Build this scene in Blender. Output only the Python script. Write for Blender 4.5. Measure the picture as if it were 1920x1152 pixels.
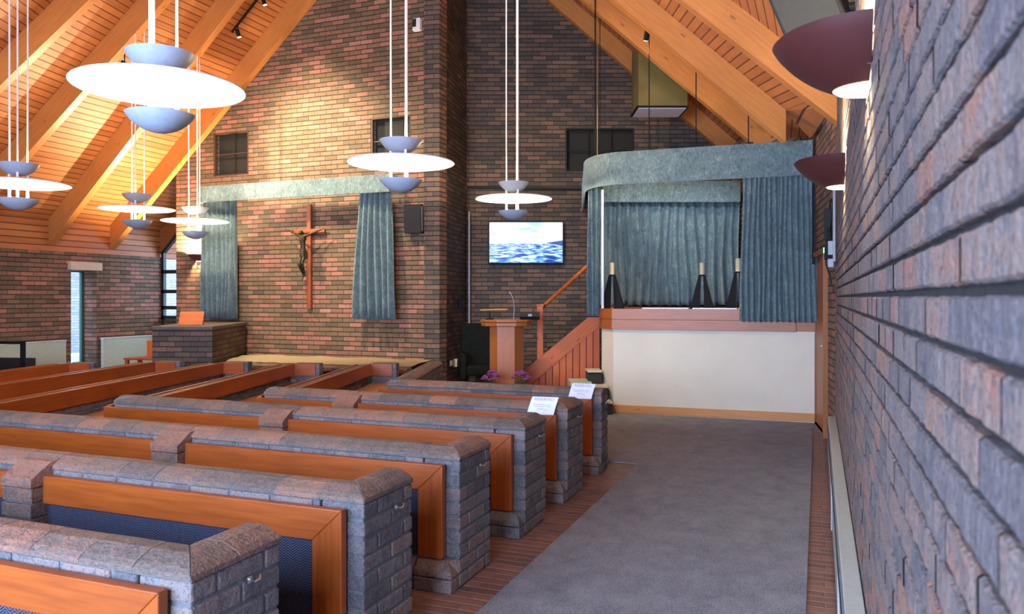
import bpy, bmesh, math, random
from mathutils import Vector, Matrix
random.seed(7)
for o in list(bpy.data.objects): bpy.data.objects.remove(o)
S = bpy.context.scene
C = S.collection
PI = math.pi
TH = math.radians(21.46)
CT, ST = math.cos(TH), math.sin(TH)

# ------------------------------------------------------------ camera, world, exposure
cd = bpy.data.cameras.new('camera'); cam = bpy.data.objects.new('camera', cd); C.objects.link(cam)
cam.location = (0, 0, 1.53); cam.rotation_euler = (PI/2, 0, TH)
cd.sensor_width = 36; cd.lens = 36*1460/1920; cd.shift_y = -18/1920
cd.clip_start = 0.02; cd.clip_end = 200
cd.dof.use_dof = True; cd.dof.focus_distance = 8.0; cd.dof.aperture_fstop = 6.3
S.camera = cam
S.view_settings.view_transform = 'Standard'; S.view_settings.look = 'None'
S.view_settings.gamma = 1; S.view_settings.use_curve_mapping = False
S.view_settings.exposure = 1.0
W = bpy.data.worlds.new('world'); S.world = W; W.use_nodes = True
wn = W.node_tree.nodes; bg = wn['Background']
bg.inputs[0].default_value = (0.55, 0.72, 1.0, 1); bg.inputs[1].default_value = 4.5

WARM = (1.0, 0.72, 0.42)
def light(name, kind, loc, energy, color=WARM, size=0.05, parent=None, target=None, angle=None, blend=0.5, sx=None, sy=None):
    d = bpy.data.lights.new(name, kind); d.energy = energy; d.color = color
    if kind in ('POINT', 'SPOT'): d.shadow_soft_size = size
    if kind == 'SPOT': d.spot_size = math.radians(angle); d.spot_blend = blend
    if kind == 'AREA': d.shape = 'RECTANGLE'; d.size = sx; d.size_y = sy
    o = bpy.data.objects.new(name, d); C.objects.link(o); o.location = loc
    if target is not None: o.rotation_euler = (Vector(target)-Vector(loc)).to_track_quat('-Z', 'Y').to_euler()
    if parent: o.parent = parent
    return o
# added area lights: cool fill at an assumed rear window, daylight outside left windows
light('assumed_rear_daylight', 'AREA', (-2.6, -2.62, 2.1), 640, (0.50, 0.68, 1.0), target=(-2.6, 5, 1.0), sx=5.6, sy=2.6)
light('side_daylight', 'AREA', (-13.2, 11.0, 2.0), 60, (0.6, 0.76, 1.0), target=(-11, 10.0, 1.2), sx=1.6, sy=2.2)

# ------------------------------------------------------------ materials
def new_mat(name):
    m = bpy.data.materials.new(name); m.use_nodes = True
    nt = m.node_tree; b = nt.nodes['Principled BSDF']
    return m, nt, b
class N:
    def __init__(s, nt): s.nt = nt
    def n(s, t, **kw):
        x = s.nt.nodes.new(t)
        for k, v in kw.items():
            if k.startswith('i_'): x.inputs[int(k[2:])].default_value = v
            else: setattr(x, k, v)
        return x
    def l(s, a, b): s.nt.links.new(a, b)
    def m(s, op, a, b=None, c=None):
        x = s.nt.nodes.new('ShaderNodeMath'); x.operation = op
        for i, v in enumerate((a, b, c)):
            if v is None: continue
            if isinstance(v, (int, float)): x.inputs[i].default_value = v
            else: s.l(v, x.inputs[i])
        return x.outputs[0]
    def ramp(s, fac, stops, interp='LINEAR'):
        r = s.nt.nodes.new('ShaderNodeValToRGB'); r.color_ramp.interpolation = interp
        e = r.color_ramp.elements
        while len(e) < len(stops): e.new(0.5)
        for q, (p, c) in zip(e, stops):
            q.position = p; q.color = (c[0], c[1], c[2], 1)
        s.l(fac, r.inputs[0]); return r.outputs[0]
    def mix(s, f, a, b, mode='MIX'):
        x = s.nt.nodes.new('ShaderNodeMix'); x.data_type = 'RGBA'; x.blend_type = mode
        for i, v in ((0, f), (6, a), (7, b)):
            if isinstance(v, (int, float)): x.inputs[i].default_value = v
            elif isinstance(v, tuple): x.inputs[i].default_value = (v[0], v[1], v[2], 1)
            else: s.l(v, x.inputs[i])
        return x.outputs[2]
    def noise(s, vec, scale, detail=3, rough=0.55):
        x = s.n('ShaderNodeTexNoise'); x.inputs['Scale'].default_value = scale
        x.inputs['Detail'].default_value = detail; x.inputs['Roughness'].default_value = rough
        if vec is not None: s.l(vec, x.inputs['Vector'])
        return x.outputs[0]
    def scalevec(s, vec, sc):
        x = s.n('ShaderNodeMapping'); x.inputs['Scale'].default_value = sc; s.l(vec, x.inputs[0]); return x.outputs[0]
    def bump(s, h, bsdf, st=0.5, d=0.01):
        x = s.n('ShaderNodeBump'); x.inputs['Strength'].default_value = st; x.inputs['Distance'].default_value = d
        s.l(h, x.inputs['Height']); s.l(x.outputs[0], bsdf.inputs['Normal'])

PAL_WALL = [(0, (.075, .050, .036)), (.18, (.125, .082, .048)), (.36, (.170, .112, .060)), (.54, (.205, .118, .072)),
            (.70, (.285, .128, .085)), (.86, (.37, .160, .110)), (1, (.40, .27, .15))]
PAL_PEW = [(0, (.075, .072, .084)), (.3, (.130, .120, .132)), (.55, (.190, .160, .162)), (.8, (.23, .160, .142)), (1, (.29, .155, .115))]
PAL_NEAR = [(0, (.090, .086, .098)), (.3, (.145, .128, .136)), (.5, (.190, .154, .148)), (.70, (.235, .155, .130)), (.88, (.30, .135, .095)), (1, (.36, .13, .08))]  # darker stops tinted bluish, cool daylight partly put into the brick colour
PAL_SHADED = [(0, (.044, .037, .035)), (.3, (.078, .058, .048)), (.6, (.125, .082, .060)), (.85, (.180, .102, .070)), (1, (.27, .15, .10))]

def mat_brick_uv(name, pal, mortar=(.020, .015, .013)):
    m, nt, b = new_mat(name); k = N(nt)
    uv = k.n('ShaderNodeUVMap'); uv.uv_map = 'UVMap'
    sp = k.n('ShaderNodeSeparateXYZ'); k.l(uv.outputs[0], sp.inputs[0])
    wob = k.noise(uv.outputs[0], 9, 2)
    U = sp.outputs[0]; V = k.m('ADD', sp.outputs[1], k.m('MULTIPLY', k.m('SUBTRACT', wob, .5), .006))
    v = k.m('DIVIDE', V, .075); row = k.m('FLOOR', v)
    sh = k.m('MULTIPLY', k.m('FLOORED_MODULO', row, 2.0), .5)
    rn = k.n('ShaderNodeTexWhiteNoise'); rn.noise_dimensions = '1D'; k.l(row, rn.inputs['W'])
    sh = k.m('ADD', sh, k.m('MULTIPLY', rn.outputs[0], .12))
    u = k.m('ADD', k.m('DIVIDE', U, .225), sh); col = k.m('FLOOR', u)
    fu = k.m('MULTIPLY', k.m('FRACT', u), .225); fv = k.m('MULTIPLY', k.m('FRACT', v), .075)
    du = k.m('MINIMUM', fu, k.m('SUBTRACT', .225, fu)); dv = k.m('MINIMUM', fv, k.m('SUBTRACT', .075, fv))
    du = k.m('ADD', du, .0032)
    d = k.m('MINIMUM', du, dv)
    mask = k.n('ShaderNodeMapRange'); k.l(d, mask.inputs[0]); mask.inputs[1].default_value = .0042; mask.inputs[2].default_value = .0085
    cv = k.n('ShaderNodeCombineXYZ'); k.l(col, cv.inputs[0]); k.l(row, cv.inputs[1])
    wn_ = k.n('ShaderNodeTexWhiteNoise'); wn_.noise_dimensions = '2D'; k.l(cv.outputs[0], wn_.inputs['Vector'])
    big = k.noise(k.scalevec(uv.outputs[0], (.7, 1.1, 1)), 1.0, 2)
    val = k.m('ADD', k.m('MULTIPLY', wn_.outputs[0], .72), k.m('MULTIPLY', k.m('SUBTRACT', big, .28), .6))
    fine = k.noise(uv.outputs[0], 42, 4, .65)
    val = k.m('ADD', val, k.m('MULTIPLY', k.m('SUBTRACT', fine, .5), .35))
    colr = k.ramp(val, pal)
    blot = k.noise(uv.outputs[0], 18, 3)
    colr = k.mix(k.m('MULTIPLY', k.m('GREATER_THAN', blot, .62), .35), colr, (.035, .032, .034))
    out = k.mix(mask.outputs[0], mortar, colr)
    k.l(out, b.inputs['Base Color']); b.inputs['Roughness'].default_value = .82
    h = k.m('ADD', mask.outputs[0], k.m('MULTIPLY', fine, .35))
    k.bump(h, b, .8, .008)
    return m
def mat_brick_geo(name, pal, rough=.8, spec=.4):
    m, nt, b = new_mat(name); k = N(nt)
    uv = k.n('ShaderNodeUVMap'); uv.uv_map = 'rnd'
    sp = k.n('ShaderNodeSeparateXYZ'); k.l(uv.outputs[0], sp.inputs[0])
    g = k.n('ShaderNodeNewGeometry')
    fine = k.noise(g.outputs['Position'], 55, 4, .7)
    mid = k.noise(g.outputs['Position'], 14, 3, .6)
    val = k.m('ADD', k.m('MULTIPLY', sp.outputs[0], .58), k.m('ADD', k.m('MULTIPLY', k.m('SUBTRACT', fine, .5), .85), k.m('MULTIPLY', k.m('SUBTRACT', mid, .25), .75)))
    c = k.ramp(val, pal)
    spk = k.noise(g.outputs['Position'], 120, 2, .5)
    c = k.mix(k.m('MULTIPLY', k.m('GREATER_THAN', spk, .60), .55), c, (.035, .030, .034))
    big = k.noise(k.scalevec(g.outputs['Position'], (1, 1, 2.2)), 8, 3, .6)
    c = k.mix(k.m('MULTIPLY', k.m('GREATER_THAN', big, .60), .40), c, (pal[0][1][0]*.8, pal[0][1][1]*.85, pal[0][1][2]*1.0))
    k.l(c, b.inputs['Base Color']); b.inputs['Roughness'].default_value = rough; b.inputs['Specular IOR Level'].default_value = spec
    k.bump(k.m('ADD', fine, mid), b, 1.0, .010)
    return m
def mat_noise(name, c1, c2, scale=20, rough=.6, bump=.2, bd=.003, metal=0, stretch=(1, 1, 1), spec=.5, detail=4):
    m, nt, b = new_mat(name); k = N(nt)
    g = k.n('ShaderNodeTexCoord'); v = k.scalevec(g.outputs['Object'], stretch)
    n = k.noise(v, scale, detail)
    k.l(k.ramp(n, [(.3, c1), (.7, c2)]), b.inputs['Base Color'])
    b.inputs['Roughness'].default_value = rough; b.inputs['Metallic'].default_value = metal
    b.inputs['Specular IOR Level'].default_value = spec
    if bump: k.bump(n, b, bump, bd)
    return m
def mat_wood(name, c1, c2, rough=.35, uvg=True, knots=False, spec=.5):
    m, nt, b = new_mat(name); k = N(nt)
    uv = k.n('ShaderNodeUVMap'); uv.uv_map = 'UVMap'
    v = k.scalevec(uv.outputs[0], (1.0, 14, 1))
    n1 = k.noise(v, 3.0, 5, .6); v2 = k.scalevec(uv.outputs[0], (2.5, 90, 1)); n2 = k.noise(v2, 2.0, 3)
    big = k.noise(uv.outputs[0], 1.3, 2)
    f = k.m('ADD', k.m('MULTIPLY', n1, .6), k.m('ADD', k.m('MULTIPLY', n2, .2), k.m('MULTIPLY', big, .25)))
    c = k.ramp(f, [(.35, c1), (.72, c2)])
    if knots:
        vo = k.n('ShaderNodeTexVoronoi'); k.l(k.scalevec(uv.outputs[0], (2.2, 7, 1)), vo.inputs['Vector']); vo.inputs['Scale'].default_value = 1.0
        kn = k.m('LESS_THAN', vo.outputs['Distance'], .085)
        c = k.mix(k.m('MULTIPLY', kn, .55), c, (c1[0]*.3, c1[1]*.22, c1[2]*.2))
    k.l(c, b.inputs['Base Color']); b.inputs['Roughness'].default_value = rough; b.inputs['Specular IOR Level'].default_value = spec
    k.bump(n1, b, .12, .002)
    return m
def mat_boards(name, c1, c2, pitch=.1, groove=.006, rough=.45, vertical=False):
    """UV in metres, boards run along U, one board per pitch of V"""
    m, nt, b = new_mat(name); k = N(nt)
    uv = k.n('ShaderNodeUVMap'); uv.uv_map = 'UVMap'
    sp = k.n('ShaderNodeSeparateXYZ'); k.l(uv.outputs[0], sp.inputs[0])
    v = k.m('DIVIDE', sp.outputs[1], pitch); row = k.m('FLOOR', v); f = k.m('FRACT', v)
    wn_ = k.n('ShaderNodeTexWhiteNoise'); wn_.noise_dimensions = '1D'; k.l(row, wn_.inputs['W'])
    d = k.m('MINIMUM', f, k.m('SUBTRACT', 1, f))
    mr = k.n('ShaderNodeMapRange'); k.l(d, mr.inputs[0]); mr.inputs[1].default_value = groove/pitch*.5; mr.inputs[2].default_value = groove/pitch*1.3
    cmb = k.n('ShaderNodeCombineXYZ'); k.l(k.m('ADD', sp.outputs[0], k.m('MULTIPLY', wn_.outputs[0], 31)), cmb.inputs[0]); k.l(k.m('MULTIPLY', sp.outputs[1], 12), cmb.inputs[1])
    n = k.noise(cmb.outputs[0], 2.2, 4)
    vo = k.n('ShaderNodeTexVoronoi'); cmb2 = k.n('ShaderNodeCombineXYZ')
    k.l(k.m('ADD', k.m('MULTIPLY', sp.outputs[0], 2.3), k.m('MULTIPLY', row, 17.3)), cmb2.inputs[0]); k.l(k.m('MULTIPLY', f, 1.0), cmb2.inputs[1])
    k.l(cmb2.outputs[0], vo.inputs['Vector']); kn = k.m('LESS_THAN', vo.outputs['Distance'], .09)
    t = k.m('ADD', k.m('MULTIPLY', n, .65), k.m('MULTIPLY', wn_.outputs[0], .35))
    c = k.ramp(t, [(.25, c1), (.75, c2)])
    c = k.mix(k.m('MULTIPLY', kn, .5), c, (c1[0]*.35, c1[1]*.25, c1[2]*.2))
    c = k.mix(mr.outputs[0], (c1[0]*.16, c1[1]*.12, c1[2]*.1), c)
    k.l(c, b.inputs['Base Color']); b.inputs['Roughness'].default_value = rough
    k.bump(mr.outputs[0], b, .6, .006)
    return m
def mat_plain(name, col, rough=.5, metal=0, emit=None, es=1, spec=.5):
    m, nt, b = new_mat(name); k = N(nt)
    g = k.n('ShaderNodeTexCoord'); n = k.noise(g.outputs['Object'], 30, 2)
    k.l(k.ramp(n, [(.3, tuple(x*.93 for x in col)), (.7, tuple(min(1, x*1.05) for x in col))]), b.inputs['Base Color'])
    b.inputs['Roughness'].default_value = rough; b.inputs['Metallic'].default_value = metal; b.inputs['Specular IOR Level'].default_value = spec
    if emit: b.inputs['Emission Color'].default_value = (*emit, 1); b.inputs['Emission Strength'].default_value = es
    return m

M = {}
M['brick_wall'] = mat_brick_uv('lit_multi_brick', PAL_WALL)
M['brick_shaded'] = mat_brick_uv('shaded_multi_brick', PAL_SHADED)  # same brick as the lit walls, with shade put into a darker palette
M['brick_left'] = mat_brick_uv('red_multi_brick', PAL_WALL)
M['brick_pew'] = mat_brick_geo('pew_brick', PAL_PEW)
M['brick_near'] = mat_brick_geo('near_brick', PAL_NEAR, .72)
M['brick_cope'] = mat_brick_geo('coping_brick', [(0, (.085, .072, .068)), (.35, (.150, .112, .096)), (.6, (.225, .130, .098)), (.8, (.28, .135, .095)), (1, (.33, .15, .10))], .55)
M['mortar'] = mat_noise('dark_mortar', (.080, .085, .095), (.15, .155, .17), 60, .9, .4)
M['mortar_near'] = mat_noise('near_mortar', (.008, .007, .008), (.022, .020, .022), 60, .95, .4)
M['ceil'] = mat_boards('ceiling_boards', (.34, .105, .026), (.52, .19, .055), .105, .007, .5)
M['beam'] = mat_wood('glulam', (.42, .145, .032), (.62, .25, .065), .4, knots=True)
M['pew_wood'] = mat_wood('pew_wood', (.22, .042, .005), (.40, .090, .011), .40)
M['seat_wood'] = mat_wood('seat_wood', (.42, .16, .04), (.60, .27, .08), .35)
M['stair_wood'] = mat_wood('stair_wood', (.38, .070, .012), (.58, .140, .026), .4, knots=True)
M['stair_boards'] = mat_boards('stair_boards', (.37, .064, .011), (.56, .130, .024), .095, .006, .45)
M['lectern_wood'] = mat_wood('lectern_wood', (.32, .088, .020), (.46, .145, .038), .35)
M['band_wood'] = mat_wood('band_wood', (.29, .072, .013), (.41, .122, .024), .4)
M['pine'] = mat_wood('skirting_pine', (.50, .20, .05), (.62, .29, .09), .4, knots=True)
M['door_wood'] = mat_wood('door_wood', (.26, .075, .015), (.36, .12, .028), .4)
M['cream'] = mat_noise('cream_paint', (.66, .60, .49), (.71, .645, .53), 3, .7, .05)
M['white'] = mat_plain('white_enamel', (.80, .80, .80), .35)
M['bowl'] = mat_plain('pale_enamel', (.36, .42, .53), .45)
M['disc'] = mat_plain('white_disc', (.88, .86, .80), .55)
M['maroon'] = mat_plain('maroon_enamel', (.070, .015, .014), .5)
M['lampglass'] = mat_plain('lamp_glass', (.9, .85, .7), .4, emit=(1, .85, .55), es=14)
M['black'] = mat_plain('black_plastic', (.022, .020, .018), .7, spec=.25)
M['blackm'] = mat_plain('black_metal', (.008, .008, .009), .7, spec=.2)
M['slate'] = mat_plain('dark_grille', (.028, .027, .024), .7, spec=.2)
M['chrome'] = mat_plain('chrome', (.75, .75, .75), .2, 1)
M['pipe'] = mat_plain('grey_pipe', (.30, .31, .34), .4)
M['vent_frame'] = mat_plain('vent_frame', (.075, .040, .022), .6)
M['rad'] = mat_plain('pale_green_enamel', (.50, .60, .50), .4)
M['heater'] = mat_plain('grey_enamel', (.42, .47, .47), .28)
M['stone'] = mat_noise('lintel_stone', (.50, .44, .32), (.60, .54, .42), 25, .85, .3)
M['frame_dark'] = mat_plain('dark_frame', (.015, .022, .028), .4)
M['frame_green'] = mat_plain('green_frame', (.03, .11, .085), .35)
M['bronze'] = mat_noise('bronze', (.022, .018, .010), (.075, .058, .028), 22, .42, .3, .003, .6)
M['cross'] = mat_wood('cross_wood', (.22, .050, .016), (.36, .095, .030), .45)
M['candle'] = mat_plain('cream_wax', (.80, .66, .36), .5)
M['paper'] = mat_plain('white_paper', (.72, .76, .86), .55)
M['ink'] = mat_plain('grey_ink', (.30, .32, .42), .7)
M['sand'] = mat_noise('sand', (.30, .23, .13), (.52, .42, .26), 90, .95, .8, .01)
M['armchair'] = mat_noise('dark_leather', (.006, .007, .005), (.012, .013, .010), 20, .8, .2, spec=.12)
M['petal'] = mat_noise('purple_petal', (.34, .05, .30), (.78, .36, .70), 80, .6, .2)
M['leaf'] = mat_plain('green_leaf', (.04, .09, .03), .6)
M['brass'] = mat_plain('brass', (.65, .42, .15), .3, .9)
M['hood'] = mat_noise('hood_metal', (.20, .165, .06), (.27, .22, .085), 2, .32, 0, .001, .55)
M['grille'] = mat_noise('pale_grille', (.62, .60, .72), (.72, .70, .82), 60, .6, .1)
M['green_led'] = mat_plain('green_led', (.02, .3, .04), .4, emit=(.05, 1, .12), es=6)
M['navy'] = mat_plain('navy_cloth', (.01, .015, .07), .7)
M['skin_white'] = mat_plain('outside_render', (.75, .78, .82), .9)
M['outside_brick'] = mat_brick_uv('outside_wall', [(0, (.35, .36, .40)), (1, (.55, .55, .58))], (.30, .30, .33))
M['ground'] = mat_noise('outside_ground', (.35, .38, .34), (.5, .5, .48), 5, .9, .1)

def mat_fabric():
    m, nt, b = new_mat('blue_woven_fabric'); k = N(nt)
    tc = k.n('ShaderNodeTexCoord'); sp = k.n('ShaderNodeSeparateXYZ'); k.l(tc.outputs['Object'], sp.inputs[0])
    x, z = sp.outputs[0], sp.outputs[2]
    zz = k.m('ABSOLUTE', k.m('SUBTRACT', k.m('FRACT', k.m('MULTIPLY', x, 22)), .5))
    s = k.m('SINE', k.m('MULTIPLY', k.m('ADD', k.m('MULTIPLY', z, 1), k.m('MULTIPLY', zz, .034)), 560))
    mask = k.m('GREATER_THAN', s, .45)
    n = k.noise(tc.outputs['Object'], 260, 2)
    mask = k.m('MULTIPLY', mask, k.m('GREATER_THAN', n, .36))
    k.l(k.mix(mask, (.005, .006, .020), (.085, .09, .15)), b.inputs['Base Color'])
    b.inputs['Roughness'].default_value = .9; k.bump(s, b, .3, .002)
    return m
M['fabric'] = mat_fabric()
def mat_velvet():
    m, nt, b = new_mat('blue_grey_velvet'); k = N(nt)
    tc = k.n('ShaderNodeTexCoord')
    n = k.noise(k.scalevec(tc.outputs['Object'], (1, 1, .6)), 38, 5, .7)
    n2 = k.noise(tc.outputs['Object'], 7, 3)
    f = k.m('ADD', k.m('MULTIPLY', n, .7), k.m('MULTIPLY', n2, .3))
    k.l(k.ramp(f, [(.38, (.060, .100, .112)), (.55, (.125, .185, .200)), (.7, (.25, .33, .34))]), b.inputs['Base Color'])
    b.inputs['Roughness'].default_value = .75
    b.inputs['Sheen Weight'].default_value = .3; b.inputs['Sheen Tint'].default_value = (.7, .85, 1, 1)
    k.bump(n, b, .35, .004)
    return m
M['velvet'] = mat_velvet()
def mat_carpet():
    m, nt, b = new_mat('grey_carpet'); k = N(nt)
    tc = k.n('ShaderNodeTexCoord')
    n = k.noise(tc.outputs['Object'], 150, 4, .9); n2 = k.noise(k.scalevec(tc.outputs['Object'], (1.2, .9, 1)), 5, 5, .7)
    f = k.m('ADD', k.m('MULTIPLY', n, .82), k.m('MULTIPLY', n2, .18))
    k.l(k.ramp(f, [(.38, (.085, .087, .106)), (.62, (.39, .40, .455))]), b.inputs['Base Color'])
    b.inputs['Roughness'].default_value = .95; b.inputs['Specular IOR Level'].default_value = .15; k.bump(n, b, .8, .006)
    return m
M['carpet'] = mat_carpet()
def mat_pavers():
    m = mat_brick_uv('brick_pavers', [(0, (.13, .066, .050)), (.5, (.21, .095, .066)), (1, (.29, .135, .09))], (.20, .16, .15))
    m.node_tree.nodes['Principled BSDF'].inputs['Roughness'].default_value = .5
    return m
M['paver'] = mat_pavers()
def mat_screen():
    m, nt, b = new_mat('screen_picture'); k = N(nt)
    uv = k.n('ShaderNodeUVMap'); uv.uv_map = 'UVMap'
    sp = k.n('ShaderNodeSeparateXYZ'); k.l(uv.outputs[0], sp.inputs[0]); V = sp.outputs[1]
    sky = k.ramp(k.noise(k.scalevec(uv.outputs[0], (1.2, 3.5, 1)), 2.2, 4), [(.35, (.35, .72, 1)), (.52, (.95, .98, 1)), (.8, (1, 1, 1))])
    persp = k.m('DIVIDE', 1.0, k.m('ADD', k.m('SUBTRACT', .56, V), .12))
    cmb = k.n('ShaderNodeCombineXYZ'); k.l(k.m('MULTIPLY', k.m('SUBTRACT', sp.outputs[0], .5), persp), cmb.inputs[0]); k.l(k.m('MULTIPLY', persp, 1.6), cmb.inputs[1])
    rock = k.noise(k.scalevec(cmb.outputs[0], (1.0, 1.0, 1)), 2.6, 3, .6)
    sea = k.ramp(rock, [(.36, (.0, .02, .28)), (.46, (.02, .14, .60)), (.54, (.35, .66, 1)), (.62, (.9, .97, 1))])
    mr = k.n('ShaderNodeMapRange'); k.l(V, mr.inputs[0]); mr.inputs[1].default_value = .46; mr.inputs[2].default_value = .50
    c = k.mix(mr.outputs[0], sea, sky)
    # dark headland at the right end of the horizon
    hd = k.m('LESS_THAN', k.m('ABSOLUTE', k.m('SUBTRACT', V, .49)), k.m('ADD', k.m('MULTIPLY', k.m('SUBTRACT', sp.outputs[0], .78), .30), k.m('MULTIPLY', k.m('SUBTRACT', rock, .5), .05)))
    c = k.mix(k.m('MULTIPLY', hd, .9), c, (.01, .03, .30))
    b.inputs['Base Color'].default_value = (.01, .01, .01, 1); b.inputs['Roughness'].default_value = .2
    k.l(c, b.inputs['Emission Color']); b.inputs['Emission Strength'].default_value = .72
    return m
M['screen'] = mat_screen()
def mat_glass():
    m = bpy.data.materials.new('window_glass'); m.use_nodes = True; nt = m.node_tree; k = N(nt)
    nt.nodes.remove(nt.nodes['Principled BSDF']); out = nt.nodes['Material Output']
    t = k.n('ShaderNodeBsdfTransparent'); t.inputs[0].default_value = (.93, .97, 1, 1); g = k.n('ShaderNodeBsdfGlossy'); g.inputs['Roughness'].default_value = .02
    mx = k.n('ShaderNodeMixShader'); mx.inputs[0].default_value = .08; k.l(t.outputs[0], mx.inputs[1]); k.l(g.outputs[0], mx.inputs[2]); k.l(mx.outputs[0], out.inputs[0])
    return m
M['glass'] = mat_glass()

# ------------------------------------------------------------ mesh helpers
class MB:
    def __init__(s): s.v = []; s.f = []; s.uv = []; s.mi = []; s.r = []
    def face(s, pts, uvs=None, mi=0, r=(0, 0)):
        b = len(s.v); s.v += [tuple(p) for p in pts]; s.f.append(tuple(range(b, b+len(pts))))
        if uvs is None: uvs = autouv(pts)
        s.uv.append(list(uvs)); s.mi.append(mi); s.r.append(r)
    def mesh(s, verts, faces, uvf=None, mi=0, r=(0, 0)):
        b = len(s.v); s.v += [tuple(p) for p in verts]
        for f in faces:
            s.f.append(tuple(b+i for i in f))
            pts = [verts[i] for i in f]
            s.uv.append([uvf(p) for p in pts] if uvf else autouv(pts)); s.mi.append(mi); s.r.append(r)
    def box(s, c, d, mat=None, mi=0, r=(0, 0), along=None):
        x, y, z = d[0]/2, d[1]/2, d[2]/2
        vs = [Vector(q) for q in ((-x,-y,-z),(x,-y,-z),(x,y,-z),(-x,y,-z),(-x,-y,z),(x,-y,z),(x,y,z),(-x,y,z))]
        ax = along if along is not None else max(range(3), key=lambda i: d[i])
        fs = [(0,3,2,1),(4,5,6,7),(0,1,5,4),(1,2,6,5),(2,3,7,6),(3,0,4,7)]
        uv = []
        ox, oy = random.random()*7, random.random()*7
        for f in fs:
            pts = [vs[i] for i in f]; n = (pts[1]-pts[0]).cross(pts[2]-pts[0])
            k = max(range(3), key=lambda i: abs(n[i])); o = [i for i in range(3) if i != k]
            a = ax if ax in o else o[0]; bb = [i for i in o if i != a][0]
            uv.append([(p[a]+ox, p[bb]+oy) for p in pts])
        T = (mat if mat is not None else Matrix.Identity(3))
        c = Vector(c); b = len(s.v); s.v += [tuple(T @ v + c) for v in vs]
        for f, u in zip(fs, uv): s.f.append(tuple(b+i for i in f)); s.uv.append(u); s.mi.append(mi); s.r.append(r)
    def lathe(s, prof, c=(0, 0, 0), n=32, a0=0, a1=2*PI, mi=0):
        c = Vector(c); full = abs(a1-a0-2*PI) < 1e-6; m = n if full else n+1
        vs = []
        for i in range(m):
            a = a0+(a1-a0)*i/n
            for (r, z) in prof: vs.append(Vector((r*math.cos(a), r*math.sin(a), z))+c)
        P = len(prof); fs = []
        for i in range(n):
            j = (i+1) % m
            for k in range(P-1): fs.append((i*P+k, j*P+k, j*P+k+1, i*P+k+1))
        s.mesh(vs, fs, lambda p: (p[0], p[1]), mi)
    def tube(s, pts, r, n=10, mi=0, cap=True):
        pts = [Vector(p) for p in pts]; vs = []; fs = []
        up = Vector((0, 0, 1))
        rr = r if isinstance(r, (list, tuple)) else [r]*len(pts)
        for i, p in enumerate(pts):
            d = (pts[min(i+1, len(pts)-1)]-pts[max(i-1, 0)]).normalized()
            a = d.cross(up) if abs(d.z) < .95 else d.cross(Vector((1, 0, 0)))
            a.normalize(); b = d.cross(a)
            for k in range(n): vs.append(p+(a*math.cos(2*PI*k/n)+b*math.sin(2*PI*k/n))*rr[i])
        for i in range(len(pts)-1):
            for k in range(n): fs.append((i*n+k, i*n+(k+1) % n, (i+1)*n+(k+1) % n, (i+1)*n+k))
        if cap: fs += [tuple(range(n))[::-1], tuple((len(pts)-1)*n+k for k in range(n))]
        s.mesh(vs, fs, lambda p: (p[2], p[0]+p[1]), mi)
    def prism(s, poly, z0, z1, mi=0):
        """polygon in XY extruded in Z"""
        n = len(poly); vs = [(p[0], p[1], z0) for p in poly]+[(p[0], p[1], z1) for p in poly]
        s.mesh([Vector(v) for v in vs], [tuple(range(n))[::-1], tuple(range(n, 2*n))]+[(i, (i+1) % n, n+(i+1) % n, n+i) for i in range(n)], None, mi)
    def sweep(s, prof, path, side=1, mi=0, r=(0, 0), closed=True):
        """prof: list of (t, z), t = offset to the side; path: plan points; mitred"""
        P = [Vector((p[0], p[1])) for p in path]; nn = len(P); k = len(prof); vs = []
        for i in range(nn):
            d0 = (P[i]-P[i-1]).normalized() if i > 0 else None
            d1 = (P[i+1]-P[i]).normalized() if i < nn-1 else None
            if d0 is None: d0 = d1
            if d1 is None: d1 = d0
            n0 = Vector((d0.y, -d0.x))*side; n1 = Vector((d1.y, -d1.x))*side
            m = (n0+n1).normalized(); m = m/max(.3, m.dot(n0))
            for (t, z) in prof: vs.append(Vector((P[i].x+m.x*t, P[i].y+m.y*t, z)))
        fs = []; kk = k if closed else k-1
        for i in range(nn-1):
            for j in range(kk):
                a = (i*k+j, i*k+(j+1) % k, (i+1)*k+(j+1) % k, (i+1)*k+j)
                fs.append(a if side > 0 else a[::-1])
        if closed:
            e0 = tuple(range(k)); e1 = tuple((nn-1)*k+j for j in range(k))
            fs += [e0[::-1], e1] if side > 0 else [e0, e1[::-1]]
        s.mesh(vs, fs, None, mi, r)
    def build(s, name, mats, parent=None, bevel=0, smooth=False, seg=2, loc=None, rot=None):
        me = bpy.data.meshes.new(name); me.from_pydata(s.v, [], s.f)
        ul = me.uv_layers.new(name='UVMap'); rl = me.uv_layers.new(name='rnd')
        i = 0
        for u, r in zip(s.uv, s.r):
            for q in u: ul.data[i].uv = (q[0], q[1]); rl.data[i].uv = r; i += 1
        me.polygons.foreach_set('material_index', s.mi)
        for m in (mats if isinstance(mats, (list, tuple)) else [mats]): me.materials.append(m)
        if smooth:
            bm = bmesh.new(); bm.from_mesh(me); bmesh.ops.remove_doubles(bm, verts=bm.verts, dist=1e-5); bm.to_mesh(me); bm.free()
            me.polygons.foreach_set('use_smooth', [True]*len(me.polygons))
            try: me.set_sharp_from_angle(angle=math.radians(40))
            except Exception: pass
        me.update()
        o = bpy.data.objects.new(name, me); C.objects.link(o)
        if parent: o.parent = parent
        if loc: o.location = loc
        if rot: o.rotation_euler = rot
        if bevel:
            b = o.modifiers.new('bevel', 'BEVEL'); b.width = bevel; b.segments = seg; b.limit_method = 'ANGLE'
        return o
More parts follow.
